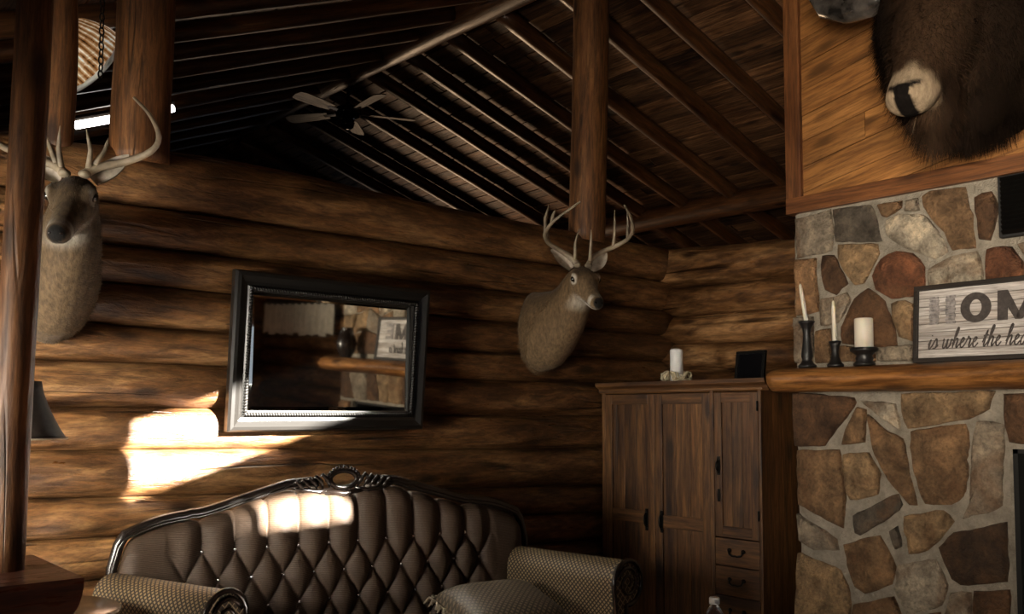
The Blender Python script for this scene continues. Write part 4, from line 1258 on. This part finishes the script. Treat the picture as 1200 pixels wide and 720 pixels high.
# ---- hanging glass shade on a chain
hs = thing('hanging_glass_shade', 'tilted ribbed amber and white glass lampshade hanging by a chain near the ceiling', 'lampshade', (1.22, 4.32, 3.0))
hs.rotation_euler = (R(10), R(-62), R(5))
gt = NT('leaded_glass')
_v = gt.coords((1, 1, 1), rand=False); _n = gt.noise(_v, 16, 4, .7, .8); _g = gt.n('ShaderNodeTexGradient', gradient_type='RADIAL')
gt.l(_v, _g.inputs[0])
_rib = gt.math('PINGPONG', gt.math('MULTIPLY', _g.outputs['Fac'], 36), .5)
wvf = gt.math('ADD', gt.math('MULTIPLY', _rib, .7), gt.math('MULTIPLY', _n, .75))
cc = gt.ramp(wvf, [(.30, (.012, .006, .003)), (.48, (.30, .12, .035)), (.62, (.45, .30, .16)), (.80, (.85, .80, .70))])
gt.l(cc, gt.b.inputs['Base Color']); gt.l(cc, gt.b.inputs['Emission Color']); gt.b.inputs['Emission Strength'].default_value = .6
gt.bump(wvf, .5, .01)
M_LEAD = gt.done(.15)
nr = 18; v = []; f = []
prof_s = [(.05, .22), (.085, .20), (.12, .16), (.148, .11), (.165, .05), (.17, 0)]
for (r, z) in prof_s:
    for k in range(nr * 4):
        a = 2 * PI * k / (nr * 4); rr = r * (1 + .035 * abs(math.sin(nr * a / 2)))
        v.append((rr * math.cos(a), rr * math.sin(a), z))
nk = nr * 4
for i in range(len(prof_s) - 1):
    for k in range(nk): f.append((i * nk + k, i * nk + (k + 1) % nk, (i + 1) * nk + (k + 1) % nk, (i + 1) * nk + k))
mk('glass_shade', v, f, M_LEAD, hs)
MB().tube([(.172 * math.cos(2 * PI * k / 40), .172 * math.sin(2 * PI * k / 40), -.004) for k in range(41)], .012, 8, False).build('white_rim', plain('milk_glass', (.8, .78, .72), .3), hs)
MB().lathe([(0, .215), (.055, .215), (.05, .235), (.02, .25), (0, .25)], 20).build('cap', M_IRON, hs)
chn = thing('lamp_chain', 'thin dark metal chain hanging in front of the glass shade', 'chain', (1.205, 4.12, 2.88))
lk = MB().tube([(.011 * math.cos(2 * PI * k / 12), 0, .019 * math.sin(2 * PI * k / 12)) for k in range(13)], .0034, 6, False).mesh('link'); lk.materials.append(M_IRON)
for k in range(12):
    link('link', lk, None, chn, Matrix.Translation((.0, 0, .032 * k)) @ Matrix.Rotation(R(90 * (k % 2) + 20), 4, 'Z'))

# ================================================================== MOUNTED ANIMALS
def loft_into(bm, rings, n=22, side=Vector((0, 1, 0))):
    """rings: (centre, half width along side, half height) ; closed surface"""
    prev = None; first = None; cs = [Vector(r[0]) for r in rings]
    for i, (c, hw, hh) in enumerate(rings):
        c = Vector(c)
        t = (cs[min(i + 1, len(cs) - 1)] - cs[max(i - 1, 0)]).normalized()
        s = (side - t * side.dot(t)).normalized(); u = t.cross(s)
        if u.z < 0 and abs(u.z) > .2: u = -u
        ring = [bm.verts.new(c + s * (hw * math.cos(2 * PI * k / n)) + u * (hh * math.sin(2 * PI * k / n))) for k in range(n)]
        if prev:
            for k in range(n): bm.faces.new((prev[k], prev[(k + 1) % n], ring[(k + 1) % n], ring[k]))
        else: first = ring
        prev = ring
    bm.faces.new(list(reversed(first))); bm.faces.new(prev)
def remeshed(bm, voxel, smooth=4):
    bmesh.ops.recalc_face_normals(bm, faces=bm.faces)
    me = bpy.data.meshes.new('tmp'); bm.to_mesh(me); bm.free()
    o = bpy.data.objects.new('tmp', me); COL.objects.link(o)
    m = o.modifiers.new('r', 'REMESH'); m.mode = 'VOXEL'; m.voxel_size = voxel; m.use_smooth_shade = True
    s = o.modifiers.new('s', 'SMOOTH'); s.factor = .5; s.iterations = smooth
    dg = bpy.context.evaluated_depsgraph_get()
    out = bpy.data.meshes.new_from_object(o.evaluated_get(dg))
    bpy.data.objects.remove(o); bpy.data.meshes.remove(me)
    return out
def paint(me, fn):
    ca = me.color_attributes.new('fur', 'FLOAT_COLOR', 'POINT')
    for i, v in enumerate(me.vertices):
        ca.data[i].color = (*fn(v.co, v.normal), 1)
def fur_mat(name, rough=.75, nscale=70, bump=.5, var=.5):
    t = NT(name)
    at = t.n('ShaderNodeAttribute', attribute_name='fur')
    n1 = t.noise(t.coords((1, 1, .35), rand=False), nscale, 4, .7)
    t.l(t.mixc(1, at.outputs['Color'], t.ramp(n1, [(.3, (1 - var,) * 3), (.7, (1 + var * .5,) * 3)]), 'MULTIPLY'), t.b.inputs['Base Color'])
    t.bump(n1, bump, .006)
    t.b.inputs['Sheen Weight'].default_value = .05
    return t.done(rough, 0, .2)
M_FUR = fur_mat('short_fur')
M_BFUR = fur_mat('shaggy_fur', .85, 40, .8, .5)
M_BFUR.node_tree.nodes['Principled BSDF'].inputs['Sheen Weight'].default_value = 0
M_BFUR.node_tree.nodes['Principled BSDF'].inputs['Specular IOR Level'].default_value = .08
def strands(me, count, length, direct, width, rng, shade=(.75, 1.25), segs=2):
    """thin hair blades rooted on a body mesh, as one mesh with the colours of the skin below"""
    me.calc_loop_triangles()
    col = me.color_attributes['fur'].data
    tris = me.loop_triangles; ar = []; acc = 0
    for t in tris: acc += t.area; ar.append(acc)
    import bisect
    V = []; F = []; C = []
    for _ in range(count):
        t = tris[min(len(tris) - 1, bisect.bisect(ar, rng.random() * acc))]
        a, b = rng.random(), rng.random()
        if a + b > 1: a, b = 1 - a, 1 - b
        p0, p1, p2 = (me.vertices[i].co for i in t.vertices)
        p = p0 + (p1 - p0) * a + (p2 - p0) * b
        n = t.normal.copy()
        L = length(p, n)
        if L <= 0: continue
        L *= rng.uniform(.65, 1.25)
        d = direct(p, n)
        d = d + Vector((rng.uniform(-.35, .35), rng.uniform(-.35, .35), rng.uniform(-.35, .35)))
        d.normalize()
        s = d.cross(n)
        if s.length < 1e-3: s = d.orthogonal()
        s.normalize()
        c = col[t.vertices[0]].color; k = rng.uniform(*shade); cc = (c[0] * k, c[1] * k, c[2] * k, 1)
        b0 = len(V)
        curl = Vector((rng.uniform(-.3, .3), rng.uniform(-.3, .3), -.35 + rng.uniform(-.2, .2)))
        for j in range(segs + 1):
            q = j / segs
            pos = p + (n * .35 + d * .65) * (L * q) + curl * (L * .5 * q * q)
            w = width * (1 - .8 * q)
            V.append(pos - s * w); V.append(pos + s * w); C += [cc, cc]
        for j in range(segs): F.append((b0 + 2 * j, b0 + 2 * j + 1, b0 + 2 * j + 3, b0 + 2 * j + 2))
    m = bpy.data.meshes.new('fur'); m.from_pydata([tuple(v) for v in V], [], F)
    m.polygons.foreach_set('use_smooth', [True] * len(F))
    ca = m.color_attributes.new('fur', 'FLOAT_COLOR', 'POINT')
    ca.data.foreach_set('color', [x for c in C for x in c])
    m.update(); return m
M_EYE = plain('dark_glass_eye', (.006, .004, .003), .05, spec=.9)
M_ANTLER = plain('bone_antler', (.26, .205, .14), .5, var=.5, vscale=14)
M_EARIN = plain('pale_ear_fur', (.40, .34, .27), .85, var=.3, vscale=30)

def mixv(a, b, t):
    t = max(0., min(1., t)); return tuple(x + (y - x) * t for x, y in zip(a, b))
def ss(e0, e1, x):
    t = max(0., min(1., (x - e0) / (e1 - e0))); return t * t * (3 - 2 * t)

def deer(name, label, loc, rotz, head_yaw, pitch, tines, seed, scale=1.0, tone=1.0):
    root = thing(name, label, 'deer head', loc, rotz)
    root.scale = (scale,) * 3
    hy = R(head_yaw)
    side = Vector((-math.sin(hy), math.cos(hy), 0)); fwd0 = Vector((math.cos(hy), math.sin(hy), 0))
    fwd = fwd0 * math.cos(R(pitch)) - Vector((0, 0, math.sin(R(pitch)))); upv = fwd0 * math.sin(R(pitch)) + Vector((0, 0, math.cos(R(pitch))))
    H0 = Vector((.365, 0, .235))
    hp = lambda x, y, z: H0 + fwd * x + side * y + upv * z
    bm = bmesh.new()
    loft_into(bm, [((-.002, 0, -.03), .118, .205), ((.04, 0, -.03), .140, .228), ((.10, 0, -.02), .148, .226), ((.17, 0, .015), .136, .195), ((.235, 0, .055), .116, .162), ((.285, 0, .10), .098, .132), ((.32, 0, .15), .084, .110), ((.345, 0, .20), .074, .092), ((.365, 0, .245), .055, .07)])
    head = [(-.055, .045, .048, -.012), (-.02, .062, .068, -.012), (.02, .070, .080, -.012), (.06, .073, .080, -.014), (.09, .068, .074, -.017), (.125, .054, .062, -.021), (.17, .043, .051, -.027), (.21, .039, .044, -.031), (.245, .040, .040, -.033), (.27, .037, .035, -.033), (.288, .028, .025, -.032), (.296, .012, .012, -.031)]
    loft_into(bm, [(hp(x, 0, z), hw, hh) for x, hw, hh, z in head], 20, side)
    # brow ridges and lower jaw
    for s in (-1, 1): loft_into(bm, [(hp(.035, s * .055, .035), .018, .018), (hp(.07, s * .060, .033), .022, .022), (hp(.105, s * .048, .02), .016, .016)], 10, side)
    loft_into(bm, [(hp(.06, 0, -.07), .035, .03), (hp(.14, 0, -.062), .030, .022), (hp(.22, 0, -.062), .026, .018), (hp(.262, 0, -.058), .020, .014)], 14, side)
    me = remeshed(bm, .0085, 3)
    eyes = [hp(.074, s * .070, .018) for s in (-1, 1)]
    nose = hp(.290, 0, -.022); throat = hp(.03, 0, -.115)
    BASE, DARK, LITE, WHITE, BLK = (.15, .094, .046), (.06, .035, .018), (.20, .135, .075), (.62, .56, .47), (.010, .008, .007)
    def fn(p, n):
        q = p - H0; hx, hyv, hz = q.dot(fwd), q.dot(side), q.dot(upv)
        c = mixv(BASE, DARK, .55 * ss(.0, .14, p.z + .06 - .5 * p.x) if p.x < .3 and n.z > .2 else 0)
        c = mixv(c, LITE, .5 * ss(.1, -.6, n.z))
        if hx > -.05:
            hm = ss(-.16, -.10, hz) * ss(-.05, .0, hx)
            c0 = c
            c = mixv(c, DARK, .85 * ss(.03, .07, hz) * ss(.16, .03, hx))                   # dark crown
            c = mixv(c, LITE, .45 * ss(.05, .16, hx))
            c = mixv(c, DARK, .5 * ss(.015, .03, hz) * ss(.1, .2, hx))
            c = mixv(c, WHITE, .8 * ss(.020, .010, abs(hx - .246)) * ss(.012, -.014, hz))                         # white muzzle band
            c = mixv(c, WHITE, .85 * ss(-.045, -.065, hz) * ss(.06, .14, hx))                 # chin
            d = (p - nose).length
            c = mixv(c, BLK, ss(.034, .026, d) * ss(-.058, -.046, hz))                       # nose leather
            c = mixv(c, BLK, .9 * ss(.005, .002, abs(hz + .055)) * ss(.16, .2, hx))          # mouth line
            for e in eyes:
                d = (p - e).length
                c = mixv(c, WHITE, .85 * ss(.034, .024, d)); c = mixv(c, BLK, ss(.0175, .0145, d))
            c = mixv(c0, c, hm)
        d = (p - throat).length
        c = mixv(c, WHITE, .75 * ss(.066, .030, d))
        return tuple(x * tone for x in c)
    paint(me, fn)
    body = link('head_and_neck', me, M_FUR, root)
    rng = random.Random(seed)
    def ln(p, n):
        q = p - H0; hx = q.dot(fwd)
        if p.x < .004: return 0
        if hx > .19 or min((p - e).length for e in eyes) < .03: return 0
        return .009 if hx > .0 and p.z > .15 else .020
    fm = strands(me, 14000, ln, lambda p, n: (Vector((-.5, 0, -.8)) if (p - H0).dot(fwd) < 0 else -fwd), .0011, rng)
    fo = link('fur', fm, M_FUR, body); fo['kind'] = 'stuff'
    for e in eyes: MB().ball(e, .0155, 14, 9).build('eye', M_EYE, body)
    for s in (-1, 1):
        MB().ball(hp(.286, s * .016, -.022), .008, 8, 6, (.8, 1, .6)).build('nostril', M_EYE, body)
    # ears
    for s in (-1, 1):
        b = hp(-.005, s * .058, .045)
        ax = (side * (s * .80) + Vector((0, 0, .85)) - fwd0 * .18).normalized()
        wv_ = (fwd0 * .35 + Vector((0, 0, -.9)) ); wv_ = (wv_ - ax * wv_.dot(ax)).normalized(); nv = ax.cross(wv_)
        if nv.dot(fwd0) < 0: nv = -nv
        v = []; f = []; nt, nn = 12, 8
        for lay in (0, 1):
            for i in range(nt + 1):
                t = i / nt; w = .038 * (math.sin(PI * min(1, t * .86 + .14)) ** .8)
                for j in range(nn + 1):
                    u_ = j / nn * 2 - 1
                    cup = .022 * (u_ * u_) * (1 - .4 * t) - .022
                    v.append(b + ax * (.148 * t) + wv_ * (u_ * w) + nv * (cup + (.004 if lay == 0 else -.001)))
        m_ = (nt + 1) * (nn + 1)
        for lay in (0, 1):
            for i in range(nt):
                for j in range(nn):
                    q = (lay * m_ + i * (nn + 1) + j, lay * m_ + i * (nn + 1) + j + 1, lay * m_ + (i + 1) * (nn + 1) + j + 1, lay * m_ + (i + 1) * (nn + 1) + j)
                    f.append(q if lay == 0 else tuple(reversed(q)))
        eo = mk('ear', v[m_:], f[:nt * nn], M_EAROUT, body)
        mk('ear_lining', v[:m_], f[:nt * nn], M_EARIN, eo)
    # antlers
    A0 = hp(.0, 0, .070)
    ap = lambda s, a, o, u: A0 + fwd0 * a + side * (s * o) + Vector((0, 0, u))
    for s in (-1, 1):
        m = MB()
        beam, parts = tines
        pts = [ap(s, *p) for p in beam]
        fine = []
        for i in range(len(pts) - 1):
            p0, p1, p2, p3 = pts[max(i - 1, 0)], pts[i], pts[i + 1], pts[min(i + 2, len(pts) - 1)]
            for j in range(4):
                t = j / 4
                fine.append(.5 * ((2 * p1) + (p2 - p0) * t + (2 * p0 - 5 * p1 + 4 * p2 - p3) * t * t + (3 * p1 - p0 - 3 * p2 + p3) * t ** 3))
        fine.append(pts[-1]); n = len(fine)
        m.tube(fine, [(.0155 - .011 * (i / (n - 1)) ** 1.3) * (1 + .1 * nz(i * .9, seed)) for i in range(n)], 9)
        m.ball(ap(s, 0, .032, .0), .021, 10, 7, (1, 1, .7))
        for tn in parts:
            q = [ap(s, *p) for p in tn]
            m.tube([q[0], q[0].lerp(q[1], .5), q[1], q[1].lerp(q[2], .5), q[2]], [.0105, .0095, .008, .0055, .0015], 7)
        m.build('antler', M_ANTLER, body)
    return root
M_EAROUT = plain('ear_fur', (.16, .115, .07), .85, var=.3, vscale=30)
BEAM_R = [(0, .03, 0), (-.02, .065, .045), (-.035, .13, .085), (-.01, .195, .115), (.06, .235, .145), (.14, .225, .185), (.21, .17, .235), (.25, .12, .275)]
TIN_R = [[(-.005, .042, .02), (.005, .045, .11), (.03, .035, .185)], [(-.015, .185, .11), (-.03, .20, .20), (-.01, .19, .31)], [(.06, .233, .145), (.06, .235, .22), (.08, .22, .29)], [(.13, .226, .18), (.135, .222, .22), (.15, .21, .255)]]
BEAM_L = [(0, .03, 0), (-.02, .07, .03), (-.03, .15, .055), (.0, .235, .085), (.06, .275, .12), (.13, .26, .17), (.17, .215, .215)]
TIN_L = [[(-.005, .042, .02), (.005, .05, .08), (.03, .04, .15)], [(-.01, .06, .035), (-.03, .085, .09), (-.02, .10, .135)]]
deer('deer_mount', 'antlered deer shoulder mount on the log wall beside the round post above the cabinet', (3.43, 3.772, 1.895), R(-90), -22, 30, (BEAM_R, TIN_R), 5, 1.0)
deer('deer_mount', 'antlered deer shoulder mount facing the viewer just right of the front log post', (.925, 3.772, 1.935), R(-90), -30, 34, (BEAM_L, TIN_L), 9, 1.04, .52)

def bison():
    root = thing('bison_mount', 'shaggy dark brown bison head mount with pale muzzle on the boarded chase', 'bison head', (4.055, 1.57, 2.715), R(180))
    fwd = Vector((.60, 0, -.80)).normalized(); side = Vector((0, 1, 0)); upv = Vector((.80, 0, .60)).normalized()
    H0 = Vector((.40, 0, .30))
    hp = lambda x, y, z: H0 + fwd * x + side * y + upv * z
    bm = bmesh.new()
    loft_into(bm, [((-.002, 0, .33), .34, .46), ((.08, 0, .33), .38, .50), ((.18, 0, .29), .38, .48), ((.30, 0, .24), .33, .42), ((.40, 0, .19), .26, .34), ((.48, 0, .16), .17, .23)], 30)
    loft_into(bm, [(hp(-.10, 0, -.02), .15, .14), (hp(0, 0, -.01), .19, .19), (hp(.13, 0, -.01), .18, .18), (hp(.26, 0, -.01), .145, .155), (hp(.37, 0, -.005), .108, .125), (hp(.45, 0, 0), .092, .100), (hp(.51, 0, .004), .094, .086), (hp(.555, 0, .004), .088, .074), (hp(.578, 0, .0), .070, .056), (hp(.590, 0, .0), .035, .030)], 26)
    loft_into(bm, [((.53, 0, -.04), .10, .10), ((.54, 0, -.14), .085, .09), ((.53, 0, -.20), .055, .06), ((.52, 0, -.25), .025, .03)], 16)
    loft_into(bm, [((.20, 0, -.02), .20, .16), ((.27, 0, -.10), .15, .13), ((.30, 0, -.18), .07, .07)], 16)
    me = remeshed(bm, .011, 4)
    tip = hp(.565, 0, .0)
    FORE, BODY, TANM, BLK = (.060, .033, .018), (.016, .009, .005), (.33, .25, .165), (.008, .006, .005)
    def fn(p, n):
        q = p - H0; hx, hyv, hz = q.dot(fwd), q.dot(side), q.dot(upv)
        c = mixv(BODY, FORE, .8 * ss(.36, .50, p.x + .35 * max(0, p.z - .1)) * ss(.22, .08, abs(p.y)))
        mu = ss(.435, .500, hx + .035 * nz(p.y * 22, p.z * 22)) * ss(-.11, -.07, hz)
        c = mixv(c, TANM, mu)
        if hx > .42:
            # nostril wings and the dark cleft between them, mouth line below
            ah = abs(hyv)
            if hz > -.075:
                top = .540 - .55 * max(0, ah - .028)
                hx += .006 * nz(p.y * 45, p.z * 45, 2)
                m1 = ss(top - .008, top + .006, hx) * ss(.066, .058, ah)
                m2 = 1 if ah < .030 else ss(top + .030 - .2 * (ah - .03), top + .020 - .2 * (ah - .03), hx)
                c = mixv(c, BLK, m1 * m2)
            c = mixv(c, BLK, .9 * ss(.006, .002, abs(hz + .055)) * ss(.49, .51, hx))
        return c
    paint(me, fn)
    body = link('head_and_shoulders', me, M_BFUR, root)
    rng = random.Random(21)
    def ln(p, n):
        q = p - H0; hx, hz = q.dot(fwd), q.dot(upv)
        if p.x < .012: return 0
        if hx > .45 and hz > -.10: return .006 if hx < .48 else 0
        if p.z < -.02 and p.x > .4: return .085
        if p.x < .34: return .060
        return .034
    def dr(p, n):
        return Vector((.25, 0, -1.0)) if p.x < .4 or p.z < -.02 else Vector((.5 * (rng.random() - .3), (rng.random() - .5) * 1.4, -.6))
    fm = strands(me, 42000, ln, dr, .0017, rng, (.55, 1.5), 3)
    link('shaggy_coat', fm, M_BFUR, body)['kind'] = 'stuff'
    M_HORN = plain('grey_black_horn', (.07, .062, .055), .22, var=.85, vscale=11)
    for s in (-1, 1):
        MB().tube([(.36, s * .20, .50), (.37, s * .33, .455), (.375, s * .43, .455), (.38, s * .53, .50), (.38, s * .58, .58), (.385, s * .585, .67), (.39, s * .56, .74)], [.062, .058, .053, .046, .036, .022, .006], 16).build('horn', M_HORN, body)
        MB().ball(hp(.17, s * .150, .02), .020, 14, 9).build('eye', M_EYE, body)
        MB().tube([(.30, s * .22, .42), (.25, s * .33, .40), (.22, s * .40, .36)], [.04, .045, .01], 10, flat=.5).build('ear', M_BFUR2, body)
M_BFUR2 = plain('dark_ear_fur', (.04, .024, .014), .9)
bison()
